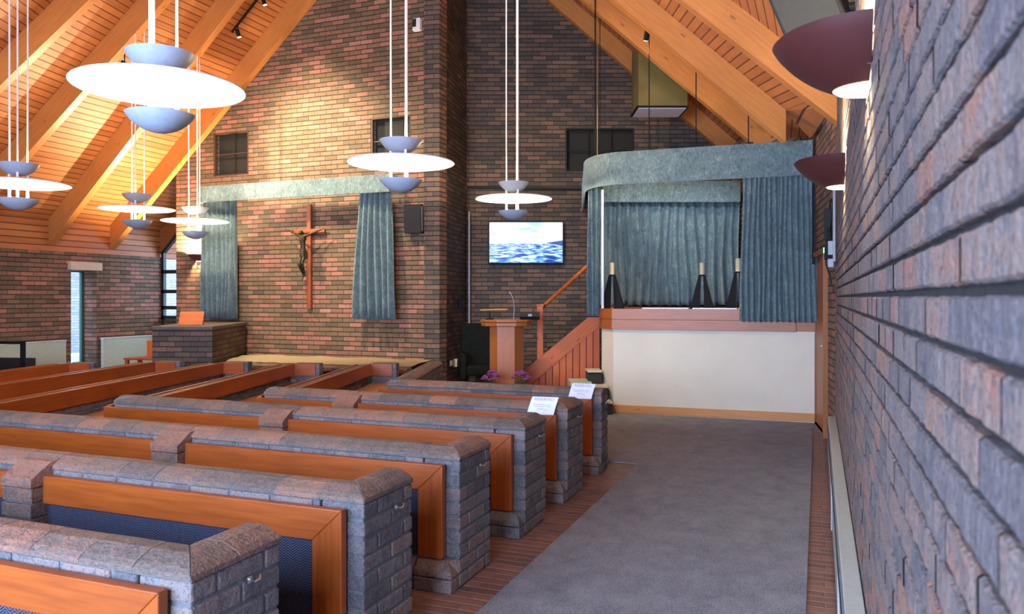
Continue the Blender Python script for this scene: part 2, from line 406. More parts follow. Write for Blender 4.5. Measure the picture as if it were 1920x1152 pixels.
def autouv(pts):
    p = [Vector(q) for q in pts]; n = Vector((0, 0, 0))
    for i in range(1, len(p)-1): n += (p[i]-p[0]).cross(p[i+1]-p[0])
    if n.length < 1e-12: return [(0, 0)]*len(p)
    n.normalize()
    a = Vector((0, 0, 1)).cross(n)
    if a.length < .05: a = Vector((1, 0, 0))
    a.normalize(); b = n.cross(a)
    return [(q.dot(a), q.dot(b)) for q in p]
def thing(name, label, cat, loc=(0, 0, 0), rz=0, group=None):
    o = bpy.data.objects.new(name, None); C.objects.link(o); o.empty_display_size = .1
    o.location = loc; o.rotation_euler = (0, 0, rz); tag(o, label, cat, group); return o
def tag(o, label, cat, group=None, kind=None):
    o['label'] = label; o['category'] = cat
    if group: o['group'] = group
    if kind: o['kind'] = kind
    return o
def struct(o): o['kind'] = 'structure'; return o
def A(cx, z):
    """plan point in the frame of the slanted screen wall: cx along the wall, z its distance from the origin"""
    return (cx*CT-z*ST, cx*ST+z*CT)
RZ3 = Matrix.Rotation(TH, 3, 'Z')

def HL(x): return 2.84+.90*(x+12)      # underside of boards, left slope
def HR(x): return 2.93-.92*x            # right slope
XR, HRG = -5.88, 8.34
def roof_h(x): return min(HL(x), HR(x))
def stage_roof(x, y):
    cx, z = x*CT+y*ST, -x*ST+y*CT; t = min(1, max(0, (z-9)/2.3)); return 4.60+.30*t+.866*(2.04+.52*t-cx)

def wall(name, a, b, mat, holes=(), thick=.22, top=None, h0=0, s0=0):
    """face seen from the left of a->b ... inner face on the a->b line, thickness to the right-hand side away from the room"""
    a, b = Vector(a), Vector(b); L = (b-a).length; d = (b-a)/L; nrm = Vector((-d.y, d.x))  # thickness side
    tf = top if callable(top) else (lambda s: top)
    br = {0, L}
    for h in holes: br |= {h[0], h[1]}
    if callable(top):
        for i in range(1, 24): br.add(L*i/24)
        xr = None
        if abs(d.x) > 1e-6:
            t = (XR-a.x)/d.x
            if 0 < t < L: br.add(t)
    br = sorted(br); mb = MB()
    def P(s, h, o): q = a+d*s+nrm*o; return (q.x, q.y, h)
    for s1, s2 in zip(br, br[1:]):
        m = (s1+s2)/2; hs = sorted([(h[2], h[3]) for h in holes if h[0] <= m <= h[1]])
        lo = h0; segs = []
        for (p, q) in hs: segs.append((lo, p)); lo = q
        for (p, q) in segs:
            if q-p > 1e-6:
                for o, fl in ((0, 0), (thick, 1)):
                    pts = [P(s1, p, o), P(s2, p, o), P(s2, q, o), P(s1, q, o)]; uv = [(s1+s0, p), (s2+s0, p), (s2+s0, q), (s1+s0, q)]
                    mb.face(pts if not fl else pts[::-1], uv if not fl else uv[::-1])
        t1, t2 = tf(s1), tf(s2)
        for o, fl in ((0, 0), (thick, 1)):
            pts = [P(s1, lo, o), P(s2, lo, o), P(s2, t2, o), P(s1, t1, o)]; uv = [(s1+s0, lo), (s2+s0, lo), (s2+s0, t2), (s1+s0, t1)]
            mb.face(pts if not fl else pts[::-1], uv if not fl else uv[::-1])
        mb.face([P(s1, t1, 0), P(s2, t2, 0), P(s2, t2, thick), P(s1, t1, thick)], [(s1, 0), (s2, 0), (s2, thick), (s1, thick)])
    for s in (0, L):
        mb.face([P(s, h0, 0), P(s, h0, thick), P(s, tf(s), thick), P(s, tf(s), 0)], [(0, h0), (thick, h0), (thick, tf(s)), (0, tf(s))])
    for (s1, s2, p, q) in holes:
        for s in (s1, s2): mb.face([P(s, p, 0), P(s, p, thick), P(s, q, thick), P(s, q, 0)], [(0, p), (thick, p), (thick, q), (0, q)])
        for h in (p, q): mb.face([P(s1, h, 0), P(s2, h, 0), P(s2, h, thick), P(s1, h, thick)], [(s1, h), (s2, h), (s2, h+thick), (s1, h+thick)])
    return struct(mb.build(name, mat))

# ------------------------------------------------------------ setting: floor, walls, roof
mb = MB(); mb.face([(-16, -3, 0), (3, -3, 0), (3, 15.5, 0), (-16, 15.5, 0)], [(-15.93, -3), (3.07, -3), (3.07, 15.5), (-15.93, 15.5)]); mb.face([(-16, -3, -.1), (3, -3, -.1), (3, 15.5, -.1), (-16, 15.5, -.1)][::-1])
struct(mb.build('floor', M['paver']))
# carpet laid over the brick floor: aisle and the open floor before the stage
mb = MB(); mb.prism([(-1.53, -2.38), (-.055, -2.38), (-.055, 10.08), (-2.55, 9.99), (-2.84, 10.36), (-2.9, 10.6), (-5.0, 10.6), (-5.0, 9.5), (-4.15, 9.1), (-3.66, 7.05), (-1.53, 7.05)], .001, .012)
tag(mb.build('aisle_carpet', M['carpet']), 'grey blue carpet running down the aisle and spreading out before the stage', 'carpet')

# near right wall: real bricks with raked joints
mb = MB(); WX = .16
rr = random.Random(3)
for c in range(49):
    zc = c*.075+.0015; off = (c % 2)*.1125+rr.random()*.03   # centre of the course
    z_a, z_b = max(0, zc-.0315+rr.uniform(-.001, .001)), zc+.0308+rr.uniform(-.001, .001)
    y = -2.4-off
    while y < 8.44:
        y2 = min(y+.225, 8.44); y1 = max(y, -2.4)
        if y2-y1 > .02:
            r = (rr.random(), rr.random()); nn = 9; pv = None
            # slightly uneven hand made face, split along its length
            xs = [WX+rr.uniform(-.0016, .0016) for _ in range(nn+1)]; zs = [rr.uniform(-.0015, .0015) for _ in range(nn+1)]
            for q in range(nn+1):
                yy = y1+(y2-y1)*q/nn; e = .0002 if q in (0, nn) else 0; x_ = xs[q]+e
                pr = [Vector((WX+.04, yy, z_a+zs[q])), Vector((x_+.005, yy, z_a+zs[q])), Vector((x_, yy, z_a+.004+zs[q])), Vector((x_, yy, z_b-.004+zs[-q-1])), Vector((x_+.005, yy, z_b+zs[-q-1])), Vector((WX+.04, yy, z_b+zs[-q-1]))]
                if pv:
                    for k_ in range(5): mb.face([pv[k_], pv[k_+1], pr[k_+1], pr[k_]], [(pv[k_].y, pv[k_].z)]*4, 0, r)
                pv = pr
        y += .225
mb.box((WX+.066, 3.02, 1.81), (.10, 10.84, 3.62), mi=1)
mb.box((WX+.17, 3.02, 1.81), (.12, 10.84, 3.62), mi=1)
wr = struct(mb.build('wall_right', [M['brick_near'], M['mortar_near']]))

def topX(a, b):
    a, b = Vector(a), Vector(b); L = (b-a).length
    return lambda s: roof_h((a+(b-a)*(s/L)).x)
a, b = (-10.57, 10.65), (-5.375, 10.65)
hc = [(-9.74+10.57, -8.985+10.57, 3.62, 4.37), (-6.59+10.57, -5.87+10.57, 3.62, 4.37)]
wall('wall_far_left', a, b, M['brick_wall'], hc, .25, topX(a, b))
a, b = (-5.375, 10.65), A(-.78, 13.43)
wall('wall_far_return', a, b, M['brick_shaded'], (), .25, HRG+.05, s0=5.2)
a, b = A(-.78, 13.43), A(3.72, 13.43)
wall('wall_far_right', a, b, M['brick_shaded'], [(.78+.92, .78+2.115, 3.70, 4.455)], .25, lambda s: min(HRG+.05, 4.95+.866*(3.80-s)), s0=2.1)
a, b = A(3.72, 13.43), A(3.72, 9.62)
wall('wall_alcove', a, b, M['brick_wall'], (), .22, 4.1)
# the short slanted wall with the door, closing the end of the right wall
a, b = A(3.72, 9.62), (.16, 8.44); LD = (Vector(b)-Vector(a)).length
wall('wall_door_end', a, b, M['brick_wall'], [(.06, LD*.70, 0, 2.05)], .2, 3.50)
# left end: window reveal, left wall in three facets
wall('wall_far_left_return', (-10.57, 11.60), (-10.57, 10.91), M['brick_shaded'], (), .22, HL(-10.7))
YW = 11.66
ls = lambda y: YW-y
a, b = (-11.95, 7.78), (-11.95, YW+.1)
# slot window in the left wall
def yl(u):
    aa = (u-960)/1460; return 11.95*(aa*ST+CT)/(-(aa*CT-ST))
y0, y1 = yl(133), yl(181)
wall('wall_left', a, b, M['brick_left'], [(y0-7.78, y1-7.78, .05, 2.0)], .42, 2.31)
for i, (p, q) in enumerate([((-11.62, 6.28), (-11.95, 7.78)), ((-10.9, 4.9), (-11.62, 6.28)), ((-9.6, -3), (-10.9, 4.9))]):
    wall('wall_left_bay', p, q, M['brick_left'], (), .3, 2.31)
# unseen rear wall; its wide opening is assumed, added to let in fill light
wall('wall_rear', (.3, -2.4), (-9.8, -2.4), M['brick_shaded'], [(.5, 5.6, .3, 3.4)], .2, lambda s: min(HL(.3-s), 3.4+.83*(s+.1)))
mb = MB()
for x in (-.2, -1.9, -3.6, -5.3): mb.box((x, -2.5, 1.85), (.06, .06, 3.1))
for z in (.33, 1.9, 3.37): mb.box((-2.75, -2.5, z), (5.1, .06, .06))
f = struct(mb.build('assumed_window_1', M['frame_dark']))  # frame bars added to the assumed rear opening

# roof boards, bay by bay (UV: u along the eave, v up the slope)
def dirn(p, q): return (Vector(q)-Vector(p)).normalized()
def board_quad(mb, pts):
    """pts: eave0, eave1, top1, top0 ; eave horizontal"""
    p = [Vector(q) for q in pts]; e = (p[1]-p[0]).normalized(); n = (p[1]-p[0]).cross(p[3]-p[0]).normalized(); up = n.cross(e)
    if up.z < 0: up = -up
    uv = [((q-p[0]).dot(e), (q-p[0]).dot(up)) for q in p]
    N_ = 1
    mb.face(p, uv)
    th = Vector((0, 0, .12)); mb.face([q+th for q in p][::-1], uv[::-1])
beamsL = [  # foot (x, y), top (x, y) of each left beam, underside heights follow the slope
    ((-12, 10.58), (XR, 10.58)), ((-12, 9.36), (XR, 9.36)), ((-12, 7.78), (XR, 8.69)), ((-11.62, 6.28), (XR, 8.17)), ((-10.9, 4.9), (XR, 7.5))]
HB = .43
def hb_top(): return HRG
mb = MB()
E = 2.84; T = HRG+.01
board_quad(mb, [(-12, 7.78, E), (-12, 12.6, E), (XR, 12.6, T), (XR, 8.69, T)])
board_quad(mb, [(-11.62, 6.28, E), (-12, 7.78, E), (XR, 8.69, T), (XR, 8.17, T)])
board_quad(mb, [(-10.9, 4.9, E), (-11.62, 6.28, E), (XR, 8.17, T), (XR, 7.5, T)])
board_quad(mb, [(-9.6, -3, E), (-10.9, 4.9, E), (XR, 7.5, T), (XR, -3, T)])
struct(mb.build('ceiling_left', M['ceil']))
DB = .37; SL = .866
def rb(cx, z, h, delta, foot):
    d = math.radians(delta); up = (7.97-h)/SL
    p0 = A(cx+foot*math.cos(d), z-foot*math.sin(d)); p1 = A(cx-up*math.cos(d), z+up*math.sin(d))
    return (p0[0], p0[1], h-foot*SL), (p1[0], p1[1], 7.97)
beamsR = [rb(3.02, 13.33, 4.52, 0, 1.2), rb(2.56, 11.3, 4.53, 3, 1.35), rb(2.04, 9.0, 4.23, 5, 1.08), rb(2.3, 7.3, 3.74, 10, .75),
          ((.18, 5.55, 3.17), (-5.6, 5.75, 7.97)), ((.18, 3.0, 3.17), (-5.6, 3.0, 7.97)), ((.18, .2, 3.17), (-5.6, .2, 7.97)), ((.18, -3, 3.17), (-5.6, -3, 7.97))]
mb = MB(); dz = Vector((0, 0, DB))
for (f0, t0), (f1, t1) in zip(beamsR, beamsR[1:]):
    board_quad(mb, [Vector(f1)+dz, Vector(f0)+dz, Vector(t0)+dz, Vector(t1)+dz])
    if abs(f1[1]-beamsR[3][0][1]) < 1e-6:
        q3, q4 = Vector((*A(3.62, 9.42), 3.44)), Vector((.14, 8.25, 3.40)); board_quad(mb, [q4, q3, Vector(f0)+dz, Vector(f1)+dz]); board_quad(mb, [q4, Vector((1.1, 7.9, 3.2)), Vector((1.1, 7.7, 3.2)), Vector(f1)+dz])
    else: board_quad(mb, [Vector(f1)+dz, Vector(f0)+dz, Vector(f0)+dz+Vector((.9, 0, -.5)), Vector(f1)+dz+Vector((.9, 0, -.5))])
    board_quad(mb, [Vector(t1)+dz, Vector(t0)+dz, Vector((XR, t0[1], HRG+.02)), Vector((XR, t1[1], HRG+.02))])
(f0, t0) = beamsR[0]; dd = Vector((*A(0, 1.2), 0)); board_quad(mb, [Vector(f0)+dz, Vector(f0)+dz+dd, Vector(t0)+dz+dd, Vector(t0)+dz])
struct(mb.build('ceiling_right', M['ceil']))
# boarded skirt between brick and rafters feet
mb = MB()
ft = [(-12, 12.2), (-12, 7.78), (-11.62, 6.28), (-10.9, 4.9), (-9.6, -3)]
for p, q in zip(ft, ft[1:]):
    L = (Vector(q)-Vector(p)).length
    mb.face([(p[0], p[1], 2.30), (q[0], q[1], 2.30), (q[0], q[1], 2.88), (p[0], p[1], 2.88)], [(0, 0), (L, 0), (L, .58), (0, .58)])
    mb.face([(p[0]-.2, p[1], 2.30), (q[0]-.2, q[1], 2.30), (q[0]-.2, q[1], 2.82), (p[0]-.2, p[1], 2.82)][::-1], [(0, 0), (L, 0), (L, .52), (0, .52)])
    mb.face([(p[0]+.06, p[1], 2.295), (q[0]+.06, q[1], 2.295), (q[0]-.2, q[1], 2.295), (p[0]-.2, p[1], 2.295)], [(0, 0), (L, 0), (L, .26), (0, .26)])
struct(mb.build('trim_1', M['ceil']))

def beam(name, p0, p1, width, depth, label, group):
    """p0,p1: underside end points (3D); depth is vertical"""
    p0, p1 = Vector(p0), Vector(p1); d = p1-p0; L = d.length; h = Vector((d.y, -d.x, 0)).normalized()*width/2; up = Vector((0, 0, depth))
    v = [p0-h, p0+h, p0+h+up, p0-h+up, p1-h, p1+h, p1+h+up, p1-h+up]
    fs = [(0,1,2,3),(7,6,5,4),(0,4,5,1),(1,5,6,2),(2,6,7,3),(3,7,4,0)]
    o1, o2 = random.random()*9, random.random()*9; mb = MB(); b = len(mb.v)
    dn = d.normalized(); perp = Vector((0, 0, 1))-dn*dn.z; perp.normalize()
    for f in fs:
        pts = [v[i] for i in f]; n = (pts[1]-pts[0]).cross(pts[2]-pts[0]).normalized()
        a = perp if abs(n.dot(h.normalized())) > .7 else h.normalized()
        mb.face(pts, [((q-p0).dot(dn)+o1, (q-p0).dot(a)+o2) for q in pts])
    me = mb.build(name, M['beam'], bevel=.006, seg=1)
    return tag(me, label, 'beam', group)
posn = ['flat against the far wall above the crucifix', 'next before the crucifix wall', 'third from the crucifix wall', 'near the top left of the room', 'outermost on the left over the pews']
for ((x0, y0_), (x1, y1_)), ds in zip(beamsL, posn):
    beam('roof_beam', (x0, y0_, E-HB), (x1, y1_, T-HB), .12, HB, 'sloping glued timber roof beam on the left slope, '+ds, 'left roof beams')
posr = ['flat above the slanted dark wall with the screen', 'passing in front of the metal duct', 'third from the screen wall', 'fourth from the screen wall, behind the near wall lamp', 'upper right, behind the tilted wall speaker', 'nearest to the camera, beyond the top edge']
for (f_, t_), ds in zip(beamsR, posr):
    f_, t_ = Vector(f_), Vector(t_)
    beam('roof_beam', f_, t_+(t_-f_)*.03, .13, DB, 'sloping glued timber roof beam on the right slope, '+ds, 'right roof beams')
mb = MB(); mb.box((XR, 5, HRG-.25), (.16, 17, .5), along=1); struct(mb.build('trim_2', M['beam']))

# ------------------------------------------------------------ windows and openings
# end window beside the crucifix wall
mb = MB(); xa, xb = -11.95, -10.57
def wt(x): return 2.38+.95*(x-xa)
for (p, q) in (((xa+.03, .9), (xa+.03, wt(xa+.03))), ((xb-.03, .9), (xb-.03, wt(xb)))): mb.box(((p[0]), YW+.03, (p[1]+q[1])/2), (.06, .07, q[1]-p[1]))
for z in (1.14, 1.33, 1.645, 2.03): mb.box(((xa+xb)/2, YW+.03, z), (xb-xa, .07, .07))
mb.box(((xa+xb)/2, YW+.03, (wt(xa)+wt(xb))/2), (math.hypot(xb-xa, wt(xb)-wt(xa)), .07, .06), Matrix.Rotation(-math.atan(.95), 3, 'Y'))
w2 = struct(mb.build('window_2', M['frame_dark']))
mb = MB(); mb.face([(xa, YW+.04, 1.1), (xb, YW+.04, 1.1), (xb, YW+.04, wt(xb)), (xa, YW+.04, wt(xa))]); mb.build('pane', M['glass'], w2)
mb = MB(); mb.box(((xa+xb)/2, YW+.11, .55), (xb-xa+.1, .2, 1.1)); struct(mb.build('wall_window_base', M['brick_shaded']))
mb = MB(); mb.mesh([Vector(q) for q in ((xa-.3, YW+.02, wt(xa)+.03-.28), (xb, YW+.02, wt(xb)+.03), (xb, YW+.02, HL(xb)+.1), (xa-.3, YW+.02, HL(xa-.3)+.1))], [(0, 1, 2, 3)]); mb.box((-12.4, YW+.1, 1.5), (.5, .2, 3.4)); struct(mb.build('trim_3', M['door_wood']))
# slot window in the left wall: green frame set deep in the reveal
mb = MB(); xw = -12.28
ys0, ys1 = y0, y1
mb.box((xw, ys1-.025, 1.0), (.05, .05, 1.96)); mb.box((xw, ys0+.03, 1.0), (.05, .05, 1.96)); mb.box((xw, (ys0+ys1)/2, 2.0), (.05, ys1-ys0, .05)); mb.box((xw, (ys0+ys1)/2, .08), (.05, ys1-ys0, .07))
w3 = struct(mb.build('window_3', M['frame_green']))
mb = MB(); mb.box((xw, (ys0+ys1)/2, 1.05), (.01, ys1-ys0-.1, 1.9)); mb.build('pane', M['glass'], w3)
mb = MB(); mb.box((-11.93, (yl(127)+yl(187))/2, 2.075), (.10, yl(187)-yl(127), .14))
tag(mb.build('window_lintel', M['stone'], bevel=.006), 'pale stone lintel set in the brickwork over the narrow slot window', 'lintel')
# outside: pale neighbouring walls
mb = MB(); mb.face([(-19, 2, 0), (-19, 22, 0), (-19, 22, 5), (-19, 2, 5)][::-1], [(2, 0), (22, 0), (22, 5), (2, 5)][::-1]); mb.box((-19.1, 12, 2.5), (.1, 20, 5)); struct(mb.build('wall_outside', M['outside_brick']))
mb = MB(); mb.box((-14, 17.1, 2.5), (12, .2, 5)); mb.face([(-20, 16.99, 0), (-8, 16.99, 0), (-8, 16.99, 5), (-20, 16.99, 5)], [(0, 0), (12, 0), (12, 5), (0, 5)]); struct(mb.build('wall_outside_end', M['outside_brick']))
mb = MB(); mb.box((-17, 10, -.16), (14, 30, .1)); struct(mb.build('floor_outside', M['ground']))

def vent(name, P, w, h0, h1, label, bars=(.5,), vb=(), mt='slate', rz=0):
    t = thing(name, label, 'vent', P, rz, None)
    mb = MB(); mb.box((0, .14, (h1-h0)/2), (w-.01, .02, h1-h0-.01)); mb.build('back_panel', M[mt], t)
    mb = MB(); fw = .025
    mb.box((-w/2+fw/2, .03, (h1-h0)/2), (fw, .05, h1-h0)); mb.box((w/2-fw/2, .03, (h1-h0)/2), (fw, .05, h1-h0))
    mb.box((0, .03, fw/2), (w-2*fw, .05, fw)); mb.box((0, .03, h1-h0-fw/2), (w-2*fw, .05, fw)); mb.build('frame', M['vent_frame'] if mt != 'black' else M['slate'], t)
    for b in bars:
        mb = MB(); mb.box((0, .05, (h1-h0)*b), (w-2*fw, .04, .014)); mb.build('crossbar', M['vent_frame'] if mt != 'black' else M['slate'], t)
    for b in vb:
        mb = MB(); mb.box((-w/2+w*b, .06, (h1-h0)/2), (.012, .02, h1-h0-2*fw)); mb.build('mullion', M['slate'], t)
    return t
vent('wall_vent', ((-9.74-8.985)/2, 10.65, 3.62), .745, 3.62, 4.37, 'dark recessed vent panel high in the brick wall above the left curtain', (.5,), (.55,))
vent('wall_vent', ((-6.59-5.87)/2, 10.65, 3.62), .71, 3.62, 4.37, 'dark recessed vent panel behind the pendant lamp rods, near the brick corner', (.5,))
p = A((.92+2.115)/2, 13.43); vent('wall_vent', (p[0], p[1], 3.70), 1.19, 3.70, 4.455, 'wide black vent opening high in the dark wall over the stage', (.5,), (.33, .66), 'black', TH)

# ------------------------------------------------------------ pews
def brick_run(mb, a, b, thick, courses, rr, side, h0=0, phase=0, joint=.011):
    """bricks along plan line a->b, wall body on the 'side' side (+1 = right hand)"""
    a, b = Vector(a), Vector(b); L = (b-a).length; d = (b-a)/L; n = Vector((d.y, -d.x))*side
    T = Matrix(((d.x, n.x, 0), (d.y, n.y, 0), (0, 0, 1)))
    for c in range(courses):
        off = ((c+phase) % 2)*.1125; s = -off
        while s < L-1e-4:
            s1, s2 = max(s, 0), min(s+.225, L)
            if s2-s1 > .03:
                cc = a+d*((s1+s2)/2)+n*(thick/2)
                mb.box((cc.x, cc.y, h0+c*.075+.0375), (s2-s1-joint*(1 if s1 > 0 else .5), thick+rr.uniform(-.003, .003), .075-joint), T, 0, (rr.random(), rr.random()))
            s += .225
    cc = a+d*(L/2)+n*(thick/2)
    mb.box((cc.x, cc.y, h0+courses*.0375), (L-.014, thick-.014, courses*.075), T, 1)
COPE = [(-.003, .674), (-.003, .692), (.018, .708), (.072, .730), (.134, .730), (.196, .706), (.212, .692), (.212, .674)]
def cope_run(mb, path, side, rr, prof=COPE, step=.225):
    """coping bricks one after the other along a mitred path"""
    P = [Vector(p) for p in path]
    k = len(prof)
    nodes = []
    for i in range(len(P)-1):
        L = (P[i+1]-P[i]).length; n = max(1, round(L/step)); 
        for j in range(n): nodes.append((i, j/n, (j+1)/n))
    def section(i, t):
        d = (P[i+1]-P[i]).normalized()
        def mit(q):
            if 0 < q < len(P)-1:
                d0 = (P[q]-P[q-1]).normalized(); d1 = (P[q+1]-P[q]).normalized(); n0 = Vector((d0.y, -d0.x))*side; n1 = Vector((d1.y, -d1.x))*side
                m = (n0+n1).normalized(); return m/max(.3, m.dot(n0))
            dd = (P[min(q+1, len(P)-1)]-P[max(q-1, 0)]).normalized() if q in (0, len(P)-1) else d
            return Vector((dd.y, -dd.x))*side
        n = Vector((d.y, -d.x))*side
        m = n
        if t <= 0: m = mit(i)
        elif t >= 1: m = mit(i+1)
        base = P[i]+(P[i+1]-P[i])*t
        return [Vector((base.x+m.x*q[0], base.y+m.y*q[0], q[1])) for q in prof]
    for (i, t0, t1) in nodes:
        A_, B_ = section(i, t0), section(i, t1)
        # thin joint
        dd = (P[i+1]-P[i]).normalized()*.0018; g = Vector((dd.x, dd.y, 0))
        A_ = [q+g for q in A_]; B_ = [q-g for q in B_]
        dz = Vector((0, 0, rr.uniform(-.0015, .0015)))
        vs = [q+dz for q in A_+B_]
        fs = [(j, (j+1) % k, k+(j+1) % k, k+j) for j in range(k)]
        if side < 0: fs = [f[::-1] for f in fs]; caps = [tuple(range(k)), tuple(range(k, 2*k))[::-1]]
        else: caps = [tuple(range(k))[::-1], tuple(range(k, 2*k))]
        mb.mesh(vs, fs+caps, None, 0, (rr.random(), rr.random()))
    inner = [(q[0]*.985+.0015, q[1]-.0022) for q in prof]
    mb.sweep(inner, path, side, 1)

XE = -1.75
rowY = [1.82, 2.775, 3.70, 4.68, 5.59, 6.58]
corner = [(-7.7, None), (-6.95, None), (-6.12, None), (-5.30, None), (-4.55, None), (-3.90, None)]
wend = [(-9.30, 7.35), (-8.42, 7.93), (-7.50, 8.18), (-6.48, 8.33), (-5.56, 8.70), (-4.62, 8.78)]
desc = ['nearest low brick pew, cut off by the bottom left corner of the photo', 'second low brick pew from the camera, its brick post near the left edge',
        'third low brick pew from the camera, brick post about a third from the left', 'fourth low brick pew, just in front of the two carrying white notices',
        'fifth low brick pew, carrying the nearer white notice on its coping', 'front low brick pew beside the stage steps, carrying the farther white notice']
for k in range(6):
    Y = rowY[k]; rr = random.Random(20+k)
    cx = corner[k][0]; we = wend[k]
    t = thing('pew', desc[k], 'pew', (0, 0, 0), 0, 'brick and timber pew rows')
    # brickwork: long wall, end return by the aisle, side arm running away to the far end
    dW = Vector((we[0]-cx, we[1]-Y)); LW = dW.length; dW /= LW
    retlen = .42 if k < 5 else .22
    mb = MB()
    brick_run(mb, (cx, Y+.002), (XE-.212, Y+.002), .206, 9, rr, -1, 0, 0)
    brick_run(mb, (XE, Y), (XE, Y+retlen), .21, 9, rr, -1, 0, 1)
    st = Vector((cx, Y))+dW*.0
    brick_run(mb, (st+dW*.02), Vector((cx, Y))+dW*LW, .12 if k < 5 else .21, 9 if k == 5 else 8, rr, 1, 0, 1)
    mb.build('brickwork', [M['brick_pew'], M['mortar']], t, bevel=.008, seg=2)
    # coping
    mb = MB()
    if k < 5: cope_run(mb, [(cx, Y), (XE, Y), (XE, Y+retlen)], -1, rr)
    else:
        cope_run(mb, [(cx, Y), (XE, Y)], -1, rr)
    if k == 5: cope_run(mb, [(cx, Y), we], 1, rr)
    else: cope_run(mb, [(cx, Y), tuple(Vector((cx, Y))+dW*.10)], 1, rr)
    if k < 5:
        mb.sweep([(-.004, .60), (-.004, .655), (.124, .655), (.124, .60)], [(cx+dW.x*.1, Y+dW.y*.1), we], 1, 0, (.5, .5))
    mb.build('coping', [M['brick_cope'], M['mortar']], t, bevel=.007, seg=2)
    # rails on the near face, either side of the brick post
    yf = Y-.012
    px0, px1 = -3.76, -3.555
    segs = [(cx-.05, px0), (px1, XE-.075)] if k < 5 else [(cx-.05, XE-.075)]
    if k == 5: segs = [(cx-.05, -2.96), (-2.96, XE-.075)]
    for (a_, b_) in segs:
        mt = .145 if abs(b_-(XE-.075)) < 1e-6 else 0; b2 = b_-.0008
        v = [(a_, .515), (b2-mt, .515), (b2, .650), (a_, .650)]
        vs = [Vector((x, yf-.04, z)) for x, z in v]+[Vector((x, yf, z)) for x, z in v]
        mb = MB(); mb.mesh(vs, [(0, 1, 2, 3), (7, 6, 5, 4), (0, 4, 5, 1), (1, 5, 6, 2), (2, 6, 7, 3), (3, 7, 4, 0)], lambda p: (p[0]+k*2.3, p[2])); mb.build('rail', M['pew_wood'], t, bevel=.003)
    # end stile, mitred to the rail
    mb = MB(); xs1 = XE-.075; xs0 = xs1-.145
    v = [(xs0, .16), (xs1, .16), (xs1, .650), (xs0, .515)]
    vs = [Vector((x, yf-.04, z)) for x, z in v]+[Vector((x, yf, z)) for x, z in v]
    mb.mesh(vs, [(0, 1, 2, 3), (7, 6, 5, 4), (0, 4, 5, 1), (1, 5, 6, 2), (2, 6, 7, 3), (3, 7, 4, 0)], lambda p: (p[2]+k*1.7, p[0]))
    mb.build('stile', M['pew_wood'], t, bevel=.004)
    # woven panel below the rail
    mb = MB(); mb.box(((cx+xs0)/2, yf-.004, .345), (xs0-cx, .012, .40)); mb.build('woven_panel', M['fabric'], t)
    # plinth course
    mb = MB(); n = int((XE-cx)/.225)
    for j in range(n):
        x1 = XE-j*.225-.003; x0 = x1-.219; r = (rr.random(), rr.random())
        mb.box(((x0+x1)/2, Y-.045, .0365), (x1-x0, .105, .069), r=r)
        pr = [(Y-.095, .075), (Y+.004, .075), (Y+.004, .155), (Y-.045, .155), (Y-.095, .11)]
        x1c = x1 if j else x1-.0
        vs = [Vector((x0, y, z)) for y, z in pr]+[Vector((x1c-(.05 if (j == 0 and i in (3,)) else 0), y, z)) for i, (y, z) in enumerate(pr)]
        mb.mesh(vs, [(0, 1, 2, 3, 4)[::-1], (5, 6, 7, 8, 9)]+[(i, (i+1) % 5, 5+(i+1) % 5, 5+i) for i in range(5)][::1], None, 0, r)
    mb.build('plinth', M['brick_pew'], t, bevel=.006)
    # brick post interrupting the rail
    if k < 5:
        mb = MB()
        for c in range(8):
            r = (rr.random(), rr.random()); mb.box(((px0+px1)/2, Y-.058+.004*(c % 2), c*.075+.0375), (px1-px0+.012*(c < 5), .115+.02*(c < 6), .068), r=r)
        mb.box(((px0+px1)/2, Y-.052, .3), (px1-px0-.012, .10, .6), mi=1)
        pr = [(Y-.118, .60), (Y+.03, .60), (Y+.03, .715), (Y-.01, .712), (Y-.118, .645)]
        vs = [Vector((px0-.004, y, z)) for y, z in pr]+[Vector((px1+.004, y, z)) for y, z in pr]
        mb.mesh(vs, [(0, 1, 2, 3, 4)[::-1], (5, 6, 7, 8, 9)]+[(i, (i+1) % 5, 5+(i+1) % 5, 5+i) for i in range(5)], None, 0, (.95, .5))
        mb.build('brick_post', [M['brick_cope'], M['mortar']], t, bevel=.005)
    # timber rails along the side arm, both faces, turning at the far end
    nW = Vector((dW.y, -dW.x))  # right-hand side, towards the aisle
    P0 = Vector((cx, Y))
    if k < 5:
        s0 = .30; a0 = P0+dW*s0+nW*.135; a1 = P0+dW*(LW-.02)+nW*.135; a2 = a1+Vector((.27, .07))
        mb = MB(); mb.sweep([(0, .515), (0, .668), (-.035, .668), (-.035, .515)], [a0, a1+nW*.03, a2+nW*.03], 1)
        mb.build('inner_rail', M['pew_wood'], t, bevel=.003)
        b0 = P0+dW*-.02+nW*-.012; b1 = P0+dW*LW+nW*-.012
        mb = MB(); mb.sweep([(0, .515), (0, .662), (-.035, .662), (-.035, .515)], [b0, b1], 1)
        mb.build('outer_rail', M['pew_wood'], t, bevel=.003)
        # brick end return at the far end of the arm
        mb = MB(); e0 = a1+Vector((.02, .02)); e1 = a2+Vector((.08, .02))
        brick_run(mb, e0+Vector((0, .02)), e1+Vector((0, .02)), .12, 9, rr, -1, 0, 1)
        mb.build('end_brickwork', [M['brick_pew'], M['mortar']], t, bevel=.005)
        # bench seat along the arm
        q0 = P0+dW*.3+nW*.17; q1 = P0+dW*(LW-.02)+nW*.17
        mb = MB(); mb.sweep([(0, .38), (0, .42), (.34, .42), (.34, .38)], [q0, q1], 1)
        mb.build('seat', M['seat_wood'], t, bevel=.006)
